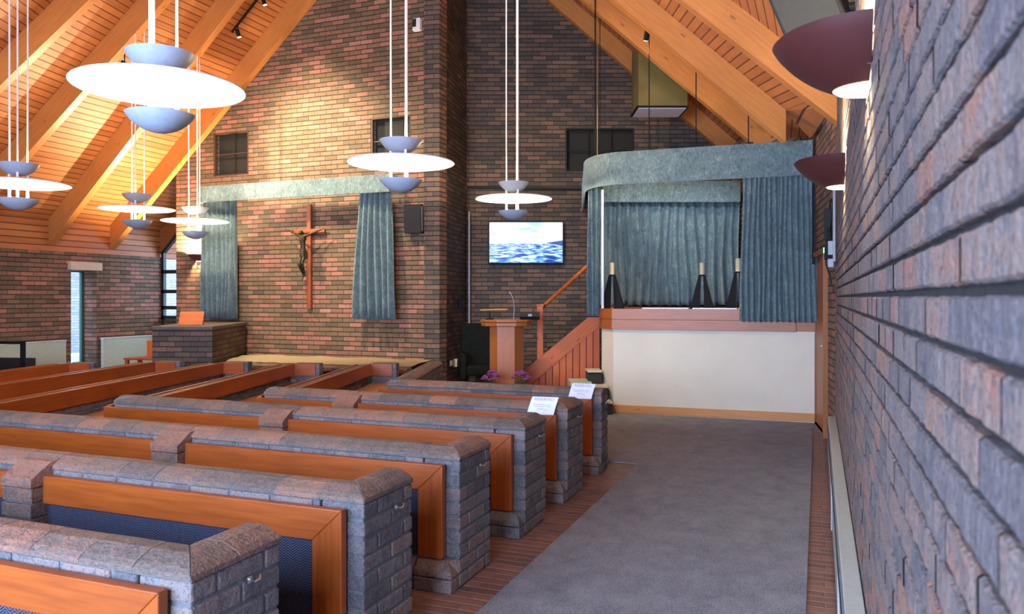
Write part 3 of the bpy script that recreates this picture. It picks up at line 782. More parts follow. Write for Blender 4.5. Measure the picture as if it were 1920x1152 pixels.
        mb = MB(); mb.sweep([(.03, 0), (.03, .38), (.26, .38), (.26, 0)], [q0, q1], 1); mb.build('seat_base', M['brick_pew'], t)
    # bench seat behind the long wall
    mb = MB(); xs = XE-.22; mb.box(((cx+.35+xs)/2, Y+.385, .40), (xs-cx-.35, .33, .04), along=0); mb.build('seat', M['seat_wood'], t, bevel=.006)
    mb = MB(); mb.box(((cx+.35+xs)/2, Y+.33, .19), (xs-cx-.40, .2, .38)); mb.build('seat_base', M['brick_pew'], t)
    mb = MB(); mb.box(((cx+.35+xs)/2, Y+.228, .5925), (xs-cx-.35, .03, .13), along=0); mb.build('back_rail', M['pew_wood'], t, bevel=.003)
    # coat hook on the end
    hy = Y+.25 if k < 5 else Y+.12
    mb = MB(); mb.box((XE+.006, hy, .60), (.006, .022, .022)); mb.tube([(XE+.006, hy, .60), (XE+.03, hy, .598), (XE+.036, hy+.016, .602), (XE+.030, hy+.024, .612)], .0042, 8)
    hk = mb.build('coat_hook', M['chrome'], t, smooth=True); hk['label'] = 'small chrome hook on the pew end'
# one more arm end seen at the far left edge
t = thing('pew', 'low brick pew end at the extreme left edge, in front of the green radiator', 'pew', (0, 0, 0), 0, None)
rr = random.Random(99); p0 = Vector((-9.9, 3.4)); p1 = Vector((-10.30, 6.95)); d_ = (p1-p0).normalized()
p0 = p0
mb = MB(); brick_run(mb, p0, p1, .12, 8, rr, 1); mb.build('brickwork', [M['brick_pew'], M['mortar']], t, bevel=.005)
mb = MB(); mb.sweep([(.13, .515), (.13, .668), (.165, .668), (.165, .515)], [p0, p1], 1); mb.build('rail', M['pew_wood'], t, bevel=.003)
mb = MB(); mb.sweep([(-.004, .60), (-.004, .655), (.124, .655), (.124, .60)], [p0, p1], 1, 0, (.5, .5)); mb.build('coping', M['brick_cope'], t)

# reserved sheets
def text_mesh(name, body, size, mat, parent, loc, rot):
    cu = bpy.data.curves.new(name, 'FONT'); cu.body = body; cu.size = size; cu.align_x = 'CENTER'; cu.align_y = 'CENTER'; cu.extrude = .0004
    to = bpy.data.objects.new(name, cu); C.objects.link(to); bpy.context.view_layer.update()
    me = bpy.data.meshes.new_from_object(to.evaluated_get(bpy.context.evaluated_depsgraph_get())); bpy.data.objects.remove(to)
    o = bpy.data.objects.new(name, me); C.objects.link(o); me.materials.clear(); me.materials.append(mat); o.parent = parent; o.location = loc; o.rotation_euler = rot
    return o
def sheet(x, y, z, rz, label, lean=40):
    t = thing('reserved_notice', label, 'notice', (x, y, z), rz)
    mb = MB(); nseg = 8; vs = []; w, h = .215, .165; L = math.radians(lean)
    # the sheet rests on the coping and leans back over it
    for i in range(nseg+1):
        q = i/nseg; yy = q*h*math.cos(L); zz = q*h*math.sin(L)+.006*math.sin(q*PI)
        vs += [Vector((-w/2, yy, zz)), Vector((w/2, yy, zz+.004))]
    vs2 = [v+Vector((0, .0006, -.0012)) for v in vs]
    fs = [(2*i, 2*i+1, 2*i+3, 2*i+2) for i in range(nseg)]; mb.mesh(vs, fs); mb.mesh(vs2, [f[::-1] for f in fs])
    mb.build('sheet', M['paper'], t, smooth=True)
    for q, (s_, body) in ((.80, (.036, 'RESERVED')), (.50, (.013, 'for family mourners please')), (.40, (.013, 'leave these rows free')), (.25, (.013, 'thank you'))):
        if q in (.50, .40, .25):
            # thin printed lines
            mb = MB(); ww = {.50: .16, .40: .13, .25: .07}[q]; mb.box((0, 0, 0), (ww, .004, .0008)); l = mb.build('printed_line', M['ink'], t, loc=(0, q*h*math.cos(L), q*h*math.sin(L)+.0085), rot=(L, 0, 0))
        else: text_mesh('lettering', body, s_, M['ink'], t, (0, q*h*math.cos(L), q*h*math.sin(L)+.008), (L, 0, 0))
    return t
sheet(-1.945, 5.525, .648, -.03, 'white reserved notice on the fifth pew row, the nearer of the two sheets', 46)
sheet(-1.93, 6.515, .648, -.06, 'white reserved notice on the front pew row beside the stage steps, the farther sheet', 46)

# ------------------------------------------------------------ planter ledge and brick ambo under the crucifix
t = thing('planter_ledge', 'low brick ledge topped with pale sand along the foot of the crucifix wall', 'ledge', (0, 0, 0))
poly = [(-8.18, 9.14), (-5.2, 9.35), (-5.42, 10.63), (-8.96, 10.63)]
def prism_uv(mb, poly, z0, z1, s=0):
    n = len(poly)
    for i in range(n):
        p, q = Vector(poly[i]), Vector(poly[(i+1) % n]); L = (q-p).length
        mb.face([(p.x, p.y, z0), (q.x, q.y, z0), (q.x, q.y, z1), (p.x, p.y, z1)], [(s, z0), (s+L, z0), (s+L, z1), (s, z1)]); s += L
    mb.face([(p[0], p[1], z1) for p in poly]); mb.face([(p[0], p[1], z0) for p in poly][::-1])
mb = MB(); prism_uv(mb, poly, 0, .49); mb.build('brick_base', M['brick_shaded'], t)
mb = MB(); rr = random.Random(5)
cope_run(mb, [(-8.17, 9.14), (-5.2, 9.33)], -1, rr, [(-.03, .49), (-.03, .545), (.02, .565), (.16, .565), (.2, .49)]); mb.build('coping', [M['brick_cope'], M['mortar']], t, bevel=.004)
mb = MB(); nx, ny = 40, 12; vs = []
for i in range(nx+1):
    for j in range(ny+1):
        u_, v_ = i/nx, j/ny; y_ = 9.30+.2*u_*(1-v_)+(10.62-9.30)*v_; x_ = (-8.27-.66*v_)*(1-u_)+(-5.27-.14*v_)*u_
        vs.append(Vector((x_, min(y_, 10.63), .565+.012*math.sin(u_*23+v_*5)*math.sin(v_*9)+rr.uniform(-.003, .003)+.006+.02*math.sin(v_*PI))))
mb.mesh(vs, [(i*(ny+1)+j, (i+1)*(ny+1)+j, (i+1)*(ny+1)+j+1, i*(ny+1)+j+1) for i in range(nx) for j in range(ny)])
mb.build('sand_bed', M['sand'], t, smooth=True)
for (xx, w_) in ((-7.55, .75), (-6.55, .8), (-5.62, .36)):
    yy = 9.12+(xx+8.7)*.06
    mb = MB(); mb.box((xx, yy-.005, .27), (w_, .03, .36)); mb.box((xx, yy-.022, .44), (w_+.02, .012, .02)); g = mb.build('grille', M['slate'], t); g['label'] = 'dark grille in the front of the ledge'

t = thing('brick_ambo', 'tall brick reading stand left of the hanging curtain, brick coping on top', 'ambo', (0, 0, 0))
amb = [(-8.84, 8.46), (-8.03, 8.76), (-9.0, 10.6), (-9.9, 10.6)]
mb = MB(); prism_uv(mb, amb, 0, 1.065); mb.build('brick_body', M['brick_shaded'], t)
mb = MB(); cc = sum((Vector(p) for p in amb), Vector((0, 0)))/4
mb.prism([tuple(Vector(p)+(Vector(p)-cc).normalized()*.035) for p in amb[:2]]+[(-8.97, 10.6), (-9.93, 10.6)], 1.065, 1.12); mb.build('coping', M['brick_cope'], t, bevel=.012)
t = thing('book_rest', 'sloping orange timber book rest standing on the brick reading stand', 'book rest', (-8.60, 8.95, 1.12), math.radians(28))
mb = MB(); mb.box((0, .02, .10), (.34, .018, .22), Matrix.Rotation(math.radians(-28), 3, 'X')); mb.build('board', M['stair_wood'], t, bevel=.003)
mb = MB(); mb.box((0, .05, .012), (.3, .16, .022)); mb.build('base', M['stair_wood'], t, bevel=.003)

# ------------------------------------------------------------ curtains
def curtain_geo(mb, a, b, h0, h1, folds, amp, flare=0.0, rr=None, nz=14, edge=0, pinch=.0):
    """a,b plan ends at the top; flare widens the hem"""
    a, b = Vector(a), Vector(b); d = (b-a); L = d.length; d /= L; n = Vector((d.y, -d.x)); nx = folds*10; vs = []
    ph = [rr.uniform(-.35, .35) for _ in range(folds+2)]; am = [rr.uniform(.6, 1.25) for _ in range(folds+2)]
    for j in range(nz+1):
        q = j/nz; z = h1+(h0-h1)*q
        for i in range(nx+1):
            s = i/nx; f = s*folds; k = int(min(f, folds-1)); g = f-k
            w = math.sin(2*PI*(g+.12*math.sin(q*4+ph[k]*5)))*(am[k]*(1-g)+am[k+1]*g)
            off = amp*w*(.45+.55*q)+amp*.4*math.sin(s*5.1+q*2.3)
            pos = a+d*(L*(.5+(s-.5)*(1+flare*q)+.008*math.sin(q*6+k)))+n*off
            vs.append(Vector((pos.x, pos.y, z+(.012*math.sin(f*2*PI+1) if j == nz else 0))))
    R = nx+1
    fs = [(j*R+i, j*R+i+1, (j+1)*R+i+1, (j+1)*R+i) for j in range(nz) for i in range(nx)]
    mb.mesh(vs, fs, lambda p: (p[0], p[2]))
def curtain(label, *args, seed=1, group=None, **kw):
    mb = MB(); curtain_geo(mb, *args, rr=random.Random(seed), **kw)
    o = mb.build('curtain', M['velvet'], smooth=True)
    s = o.modifiers.new('thickness', 'SOLIDIFY'); s.thickness = .006
    return tag(o, label, 'curtain', group)
curtain('gathered blue grey velvet curtain left of the crucifix, beside the brick reading stand', (-9.72, 10.42), (-9.06, 10.40), 1.18, 3.2, 7, .085, .06, seed=2, group='curtains on the crucifix wall')
curtain('gathered blue grey velvet curtain right of the crucifix, flaring at its hem', (-6.64, 10.42), (-6.10, 10.42), 1.2, 3.2, 6, .06, .45, seed=3, group='curtains on the crucifix wall')
def ribbon(name, path, h0, h1, th, label, cat, mat='velvet', lid=.0):
    mb = MB(); mb.sweep([(0, h0), (0, h1), (th, h1), (th, h0)], path, 1)
    if lid: mb.sweep([(-0.0, h1-.02), (0, h1), (-lid, h1), (-lid, h1-.02)], path, 1)
    return tag(mb.build(name, M[mat], bevel=.006), label, cat)
ribbon('curtain_pelmet', [(-9.68, 10.62), (-9.68, 10.24), (-6.02, 10.24), (-6.02, 10.62)], 3.12, 3.39, .02, 'long straight blue grey velvet pelmet over the crucifix', 'pelmet')

pel = next(o for o in bpy.data.objects if o.name.startswith('curtain_pelmet'))
mb = MB(); mb.tube([(-9.72, 10.41, 3.22), (-5.98, 10.41, 3.22)], .015, 10)
for x_ in (-9.5, -7.8, -6.1): mb.tube([(x_, 10.41, 3.22), (x_, 10.64, 3.22)], .01, 8)
mb.build('curtain_rail', M['slate'], pel)
# ------------------------------------------------------------ stage (catafalque)
t = thing('stage', 'raised cream fronted stage with timber edge band under the blue curtains', 'stage', (0, 0, 0))
Fr, Fl, Cl = (-.04, 10.17), (-2.52, 10.07), (-2.76, 10.38)
Bk = A(1.55, 13.0); Br = A(3.68, 13.0); Rr_ = A(3.68, 9.72)
body = [Fr, Rr_, Br, Bk, Cl, Fl]
mb = MB(); mb.prism([Fl, Fr, Rr_, Br, Bk, Cl], 0.0, 1.11); mb.build('front_panel', M['cream'], t)
def outset(p, dx, dy): return (p[0]+dx, p[1]+dy)
mb = MB()
mb.sweep([(0, 1.107), (0, 1.238), (.03, 1.238), (.03, 1.107)], [Bk, Cl, Fl, (-.25, 10.16)], 1)
mb.sweep([(0, 1.243), (0, 1.38), (.03, 1.38), (.03, 1.243)], [Bk, Cl, Fl, (-.08, 10.167)], 1)
mb.build('edge_band', M['band_wood'], t, bevel=.002)
mb = MB(); mb.prism([Fl, Fr, Rr_, Br, Bk, Cl], 1.11, 1.375); mb.build('deck', M['band_wood'], t)
mb = MB(); mb.sweep([(0, 0.012), (0, .115), (.02, .115), (.02, 0.012)], [Cl, Fl, Fr], 1); mb.build('skirting', M['pine'], t, bevel=.003)
mb = MB(); 
for (x0_, x1_) in ((-2.15, -1.55), (-1.50, -.95), (-.93, -.7)): mb.box(((x0_+x1_)/2, 10.2, 1.388), (x1_-x0_, .12, .014), along=0)
o = mb.build('edge_strip', M['white'], t); o['label'] = 'pale metal strips lying along the front edge'
# door beside the stage
da, db = Vector(A(3.72, 9.62)), Vector((.16, 8.44)); dd_ = (db-da).normalized(); an = math.atan2(dd_.y, dd_.x); nn_ = Vector((-dd_.y, dd_.x))
d1 = bpy.data.objects.new('door_1', None); C.objects.link(d1); d1.location = (*(da+dd_*(LD*.38)+nn_*.04), 0); d1.rotation_euler = (0, 0, an); d1['kind'] = 'structure'
w_ = LD*.70-.06
mb = MB(); mb.box((0, 0, 1.01), (w_-.10, .05, 1.98), along=2); mb.build('door_leaf', M['door_wood'], d1)
mb = MB()
for sx_ in (-1, 1): mb.box((sx_*(w_/2-.025), -.03, 1.03), (.05, .12, 2.02), along=2)
mb.box((0, -.03, 2.03), (w_, .12, .05), along=0); mb.build('door_frame', M['door_wood'], d1, bevel=.003)
mb = MB(); mb.tube([(w_/2-.12, -.03, 1.0), (w_/2-.12, -.08, 1.0), (w_/2-.22, -.08, 1.0)], .01, 8); mb.build('door_handle', M['chrome'], d1)
# inner pelmet and back curtain of the alcove
def Aline(pairs): return [A(*p) for p in pairs]
curtain('wide gathered blue grey velvet curtain closing the back of the stage alcove', A(1.40, 12.55), A(3.66, 12.55), 1.40, 3.25, 15, .085, .0, seed=5, nz=20)
ribbon('inner_pelmet', Aline([(1.43, 12.35), (3.62, 12.35)]), 3.04, 3.38, .02, 'straight inner velvet pelmet over the back curtain of the stage', 'pelmet')
# front valance: front run, rounded corner, side run to the wall
cpt = []
p_front = Vector((-2.35, 9.93)); c0 = Vector((-2.90, 9.93)); p_side = Vector((-3.10, 10.75))
for i in range(11):
    q = i/10; cpt.append(tuple(p_front*(1-q)**2+c0*2*q*(1-q)+p_side*q*q))
vpath = [(-.06, 10.02)]+[(-.9, 9.99), (-1.6, 9.96)]+cpt+[A(1.22, 13.38)]
mb = MB(); mb.sweep([(0, 3.0), (0, 3.42), (-.022, 3.42), (-.022, 3.0)], vpath, 1)
mb.sweep([(0, 3.395), (0, 3.415), (.14, 3.415), (.14, 3.395)], vpath, 1)
tag(mb.build('curtain_valance', M['velvet'], smooth=True), 'deep blue grey velvet valance curving round the front corner of the stage', 'pelmet')
curtain('narrow velvet curtain hanging at the left corner of the stage beside the stair', (-2.97, 10.47), (-2.80, 10.42), 1.28, 3.05, 3, .045, .0, seed=8)
mb = MB(); mb.box((-2.755, 10.41, 2.15), (.035, .012, 1.72)); tag(mb.build('curtain_lining', M['white'], bevel=.002), 'thin white lining edge hanging beside the left stage curtain', 'curtain')
curtain('wide gathered velvet curtain drawn open at the right of the stage front', (-.86, 10.02), (-.02, 10.06), 1.235, 3.05, 14, .042, .10, seed=9, nz=18)

for cx_ in (1.9, 3.0):  # assumed lamps without fixtures, added behind the valance to brighten the back curtain
    light('assumed_stage_light', 'SPOT', (*A(cx_, 11.2), 3.32), 22, (.80, .90, 1.0), .05, None, target=(*A(cx_+.1, 12.6), 2.1), angle=110, blend=.8)
# hanging rods carrying the valance
for (x, y) in ((-2.02, 9.95), (-1.43, 9.97), (-.80, 10.0), (-.20, 10.02)):
    t_ = 'black steel rod holding the stage valance, '+{-2.02: 'below the small spotlight', -1.43: 'passing the right edge of the metal duct', -.80: 'third from the left', -.20: 'the one nearest the wall lamps'}[x]
    mb = MB(); mb.tube([(x, y, 3.42), (x, y, stage_roof(x, y)-.01)], .007, 8); mb.box((x+.03, y, 3.43), (.06, .03, .02))
    tag(mb.build('hanging_rod', M['blackm']), t_, 'rod', 'rods carrying the valance')
for i, (cx_, z_) in enumerate(((1.18, 11.1), (1.215, 11.3), (1.26, 11.5), (1.31, 11.6))):
    p = A(cx_, z_); mb = MB(); mb.tube([(p[0], p[1], 3.40), (p[0], p[1], stage_roof(p[0], p[1])-.01)], .006, 8)
    tag(mb.build('hanging_rod', M['brass'] if i == 2 else M['blackm']), ('brass coloured rod among the black rods over the left valance corner' if i == 2 else 'one of the bunched thin black rods above the left corner of the valance'), 'rod', 'bunched rods at the valance corner' if i != 2 else None)

# candle stands
def candle_stand(x, y, label, s=1.0):
    t = thing('candle_stand', label, 'candle stand', (x, y, 1.376), TH*.3, 'candle stands on the stage')
    for sd in (-1, 1):
        mb = MB(); H = .47*s
        b0, b1, t0, t1 = sd*.032, sd*.165, sd*.014, sd*.046
        v = [(b0, -.05), (b1, -.05), (b1, .05), (b0, .05)]; w = [(t0, -.025), (t1, -.025), (t1, .025), (t0, .025)]
        vs = [Vector((p[0], p[1], 0)) for p in v]+[Vector((p[0], p[1], H)) for p in w]
        mb.mesh(vs, [(0, 3, 2, 1), (4, 5, 6, 7), (0, 1, 5, 4), (1, 2, 6, 5), (2, 3, 7, 6), (3, 0, 4, 7)]); mb.build('leg', M['blackm'], t)
    mb = MB(); mb.lathe([(0, .455*s), (.036, .455*s), (.036, .475*s), (0, .475*s)], n=20); mb.build('cup', M['blackm'], t)
    mb = MB(); mb.lathe([(0, .475*s), (.036, .475*s), (.036, .64*s), (.025, .645*s), (0, .638*s)], n=24); mb.build('candle', M['candle'], t, smooth=True)
p = A(1.41, 10.95); candle_stand(p[0], p[1], 'black splayed candle stand with cream candle at the left end of the stage')
p = A(2.68, 10.98); candle_stand(p[0], p[1], 'black splayed candle stand with cream candle, middle one on the stage')
p = A(3.12, 10.75); candle_stand(p[0], p[1], 'black splayed candle stand with cream candle, nearest the right stage curtain', 1.08)

# ------------------------------------------------------------ stair with handrail, small steps
t = thing('stair', 'boarded timber stair side rising right to the stage, with newel post and handrail', 'stair', (0, 0, 0))
ZS = 10.95
def SP(cx, z, h): p = A(cx, z); return Vector((p[0], p[1], h))
def slab(mb, prof, z0, z1, uvf=None):
    """profile in (cx, h) extruded in depth z0..z1 of the slanted frame"""
    n = len(prof); vs = [SP(c, z0, h) for c, h in prof]+[SP(c, z1, h) for c, h in prof]
    uvs = prof
    b = len(mb.v)
    for f in [tuple(range(n)), tuple(range(2*n-1, n-1, -1))]:
        mb.face([vs[i] for i in f], [(uvf(*prof[i % n]) if uvf else prof[i % n]) for i in f])
    for i in range(n):
        j = (i+1) % n; mb.face([vs[i], vs[n+i], vs[n+j], vs[j]])
sl = math.atan(.85)
uvs_ = lambda c, h: (c*math.cos(sl)+h*math.sin(sl), -c*math.sin(sl)+h*math.cos(sl))
mb = MB(); slab(mb, [(-.10, .012), (.13, .012)][:0]+[(-.08, .012), (1.245, 1.147), (1.245, 1.25), (1.07, 1.25), (.187, .515), (-.36, .06), (-.36, .012)], ZS-.03, ZS+.03, uvs_)
mb.build('string_board', M['stair_wood'], t, bevel=.003)
mb = MB(); slab(mb, [(-.06, .013), (1.235, .013), (1.235, 1.14)], ZS-.008, ZS+.02, lambda c, h: (h, c)); mb.build('side_boards', M['stair_boards'], t)
mb = MB()
for i in range(1, 6): slab(mb, [(-.2+i*.25, .012), (1.24, .012), (1.24, .2+i*.19), (-.2+i*.25, .2+i*.19)], ZS+.04, ZS+1.0)
mb.build('treads', M['slate'], t)
mb = MB(); q = A(.395, ZS+.05); mb.box((q[0], q[1], 1.03), (.085, .085, .76), RZ3, along=2); mb.box((q[0], q[1], 1.42), (.11, .11, .03), RZ3); mb.build('newel_post', M['stair_wood'], t, bevel=.004)
mb = MB(); p0, p1 = SP(.30, ZS+.10, 1.27), SP(1.10, ZS+.45, 1.985); mb.tube([p0, p1], .028, 12); mb.build('handrail', M['stair_wood'], t, smooth=True)
mb = MB(); 
p2 = SP(.98, ZS+.40, 1.84)
mb.tube([p2, p2+Vector((-.01, .05, -.05)), SP(1.0, ZS+.55, 1.78)], .008, 8); mb.build('rail_bracket', M['chrome'], t)
# small carpeted steps against the stage corner
t = thing('corner_steps', 'small dark steps with pale nosings at the left corner of the stage', 'steps', (0, 0, 0))
for i, (c0_, c1_, z0_, h_) in enumerate(((1.12, 1.295, 10.05, .18), (1.06, 1.265, 10.25, .36), (1.03, 1.215, 10.5, .54))):
    mb = MB(); slab(mb, [(c0_, .012), (c1_, .012), (c1_, h_-.02), (c0_, h_-.02)], z0_, 10.88); mb.build('step', M['slate'], t)
    mb = MB(); slab(mb, [(c0_-.01, h_-.02), (c1_, h_-.02), (c1_, h_), (c0_-.01, h_)], z0_-.02, 10.88); mb.build('tread', M['stone'], t)
mb = MB(); slab(mb, [(.78, .012), (1.06, .012), (1.06, .40), (.78, .40)], 10.35, 10.86); mb.build('landing', M['rad'], t)

# ------------------------------------------------------------ screen
t = thing('wall_screen', 'wide flat screen showing a bright blue seascape on the dark slanted wall', 'television', (*A(.24, 13.35), 2.115), TH)
mb = MB(); mb.box((0, 0, .354), (1.29, .05, .73)); mb.build('casing', M['black'], t, bevel=.006)
mb = MB(); mb.face([(-.626, -.028, .012), (.626, -.028, .012), (.626, -.028, .70), (-.626, -.028, .70)], [(0, 0), (1, 0), (1, 1), (0, 1)]); mb.build('display', M['screen'], t)
mb = MB(); mb.box((0, .045, .35), (.3, .05, .3)); mb.build('bracket', M['blackm'], t)
# lectern
t = thing('lectern', 'timber lectern with a canted front and wide top, before the handrail', 'lectern', (-3.84, 9.55, .012), TH)
def ngon_prism(mb, poly, z0, z1, top=None):
    n = len(poly); top = top or poly
    vs = [Vector((p[0], p[1], z0)) for p in poly]+[Vector((p[0], p[1], z1)) for p in top]
    mb.mesh(vs, [tuple(range(n))[::-1], tuple(range(n, 2*n))]+[(i, (i+1) % n, n+(i+1) % n, n+i) for i in range(n)], lambda p: (p[2], p[0]+p[1]*.5))
colp = [(-.215, .05), (-.115, -.14), (.115, -.14), (.235, .05), (.235, .25), (-.215, .25)]
mb = MB(); ngon_prism(mb, colp, 0, 1.14); mb.build('column', M['lectern_wood'], t, bevel=.003)
tp = [(-.34, .0), (-.28, -.12), (-.12, -.22), (.14, -.22), (.28, -.13), (.35, .0), (.35, .28), (-.34, .28)]
mb = MB(); ngon_prism(mb, [(x*.96, y*.96) for x, y in tp], 1.14, 1.19); ngon_prism(mb, tp, 1.192, 1.225); mb.build('top', M['band_wood'], t, bevel=.008)
tt = thing('reading_lamp', 'small brass reading lamp on the left of the lectern top', 'lamp', (*(lambda p: (p[0], p[1]))((-3.84-.20, 9.55-.08)), 1.237), TH)
mb = MB(); mb.box((0, 0, .01), (.10, .08, .02)); mb.tube([(0, 0, .02), (0, 0, .12)], .008, 8); mb.build('base', M['blackm'], tt)
mb = MB(); mb.tube([(-.13, 0, .122), (.24, -.0, .132)], .014, 10); mb.build('shade', M['brass'], tt)
tt = thing('microphone', 'thin gooseneck microphone rising from the lectern', 'microphone', (-3.84+.10, 9.55+.02, 1.237), TH)
mb = MB(); mb.tube([(0, 0, 0), (.01, .0, .15), (0, 0, .26), (-.035, 0, .34)], .005, 8); mb.build('stalk', M['pipe'], tt)
mb = MB(); mb.tube([(-.035, 0, .34), (-.06, 0, .36)], .010, 8); mb.build('head', M['pipe'], tt)
tt = thing('control_box', 'black tilted control box on the right edge of the lectern', 'box', (-3.84+.30, 9.55+.10, 1.237), TH)
mb = MB(); mb.box((0, 0, .05), (.26, .10, .075), Matrix.Rotation(-.5, 3, 'X')); mb.build('case', M['black'], tt, bevel=.005)
mb = MB(); mb.box((0, -.055, .06), (.05, .012, .03)); mb.build('display', M['pipe'], tt)
# armchair
t = thing('armchair', 'dark upholstered high backed armchair in the corner behind the lectern', 'chair', (*A(-.50, 12.35), .012), TH+.15)
mb = MB(); mb.box((0, .25, .74), (.58, .14, .72)); mb.build('backrest', M['armchair'], t, bevel=.05, seg=4)
mb = MB(); mb.box((0, -.04, .38), (.50, .50, .16)); mb.build('seat', M['armchair'], t, bevel=.04, seg=4)
for sd in (-1, 1):
    mb = MB(); mb.box((sd*.29, -.03, .44), (.10, .54, .42)); mb.build('armrest', M['armchair'], t, bevel=.045, seg=4)
for sx_ in (-1, 1):
    for sy_ in (-1, 1): mb = MB(); mb.tube([(sx_*.25, sy_*.22, 0), (sx_*.24, sy_*.2, .30)], [.016, .024], 10); mb.build('leg', M['blackm'], t)
# flowers
def flowers(x, y, label, seed):
    t = thing('flower_pot', label, 'flowers', (x, y, .012)); rr = random.Random(seed)
    mb = MB(); mb.lathe([(0, 0), (.10, 0), (.13, .36), (.11, .36), (0, .34)], n=24); mb.build('pot', M['slate'], t, smooth=True)
    mb = MB()
    for i in range(14):
        a_ = rr.random()*2*PI; r_ = rr.random()*.12; mb.tube([(0, 0, .34), (r_*math.cos(a_), r_*math.sin(a_), .49)], .004, 5)
    mb.lathe([(0, .35), (.10, .37), (.12, .41), (.08, .45), (0, .46)], n=14); mb.build('foliage', M['leaf'], t)
    for i in range(34):
        a_ = rr.random()*2*PI; r_ = .12*math.sqrt(rr.random()); z_ = .47+.10*(1-(r_/.13)**2)+rr.uniform(-.015, .02); c_ = Vector((r_*math.cos(a_), r_*math.sin(a_)*1.0, z_))
        mb = MB()
        for ring, (R_, n_, tz) in enumerate(((.040, 9, .0), (.028, 8, .010), (.015, 6, .016))):
            for q in range(n_):
                b_ = 2*PI*q/n_+ring*.3; dv = Vector((math.cos(b_), math.sin(b_), .35+.4*ring)).normalized(); sv = Vector((-math.sin(b_), math.cos(b_), 0))*.012
                p0 = c_+Vector((0, 0, tz)); p1 = p0+dv*R_*.6; p2 = p0+dv*R_
                mb.face([p0, p1+sv, p2, p1-sv])
        mb.build('bloom', M['petal'], t)
flowers(*A(-.255, 9.75), 'pot of purple flowers left of the lectern foot, peeping over the front pew', 3)
flowers(*A(.115, 9.70), 'pot of purple flowers right of the lectern foot, peeping over the front pew', 4)

# ------------------------------------------------------------ crucifix
t = thing('crucifix', 'tall timber crucifix with a bronze figure on the brick wall between the curtains', 'crucifix', (-7.72, 10.615, 1.34))
mb = MB(); mb.box((0, 0, .855), (.075, .06, 1.71), along=2); mb.build('upright', M['cross'], t, bevel=.004)
mb = MB(); mb.box((.02, -.028, 1.27), (.60, .04, .06), along=0); mb.build('crossbar', M['cross'], t, bevel=.004)
def skin_figure(name, joints, edges, mat, parent, sub=2, root=0):
    me = bpy.data.meshes.new(name); me.from_pydata([j[0] for j in joints], edges, []); me.materials.append(mat)
    o = bpy.data.objects.new(name, me); C.objects.link(o); o.parent = parent
    o.modifiers.new('skin', 'SKIN'); sv = me.skin_vertices[0].data
    for i, j in enumerate(joints): sv[i].radius = (j[1], j[2] if len(j) > 2 else j[1])
    sv[root].use_root = True; s = o.modifiers.new('sub', 'SUBSURF'); s.levels = sub; s.render_levels = sub
    return o
y = -.165
J = [((0, y, .92), .050, .036), ((0, y-.01, 1.00), .044, .034), ((-.004, y-.02, 1.10), .058, .040), ((-.004, y-.015, 1.17), .050, .034), ((-.006, y-.02, 1.205), .020),
     ((-.014, y-.045, 1.235), .034), ((-.018, y-.055, 1.27), .030),
     ((-.075, y-.01, 1.185), .024), ((-.175, y+.015, 1.225), .016), ((-.285, y+.045, 1.27), .012), ((-.325, y+.05, 1.285), .010),
     ((.070, y-.01, 1.185), .024), ((.170, y+.015, 1.225), .016), ((.280, y+.045, 1.27), .012), ((.320, y+.05, 1.285), .010),
     ((-.030, y-.01, .87), .034), ((-.026, y-.085, .72), .026), ((-.010, y+.0, .57), .018), ((.0, y-.01, .51), .014), ((.0, y-.04, .475), .011),
     ((.030, y-.01, .87), .034), ((.030, y-.08, .73), .026), ((.012, y+.01, .58), .018), ((.01, y+.01, .525), .014)]
Ed = [(0, 1), (1, 2), (2, 3), (3, 4), (4, 5), (5, 6), (3, 7), (7, 8), (8, 9), (9, 10), (3, 11), (11, 12), (12, 13), (13, 14), (0, 15), (15, 16), (16, 17), (17, 18), (18, 19), (0, 20), (20, 21), (21, 22), (22, 23)]
fg = skin_figure('figure', J, Ed, M['bronze'], t); fg['label'] = 'bronze figure with outstretched arms'
mb = MB(); mb.lathe([(.056, .95), (.062, .90), (.058, .84), (.046, .845)], (0, y-.01, 0), 18); mb.box((.062, y-.01, .86), (.03, .03, .10)); mb.build('loincloth', M['bronze'], t, smooth=True)
for sd in (-1, 1):
    for q in range(5):
        a_ = (q-2)*.32
        if q == 0: a_ = -1.1
        mb = MB(); b_ = Vector((sd*.325, y+.05, 1.285)); e_ = b_+Vector((sd*.034*math.cos(a_), -.006, .034*math.sin(a_)))*(1 if q else .7); mb.tube([b_, e_], [.0045, .003], 6); mb.build('finger', M['bronze'], fg)

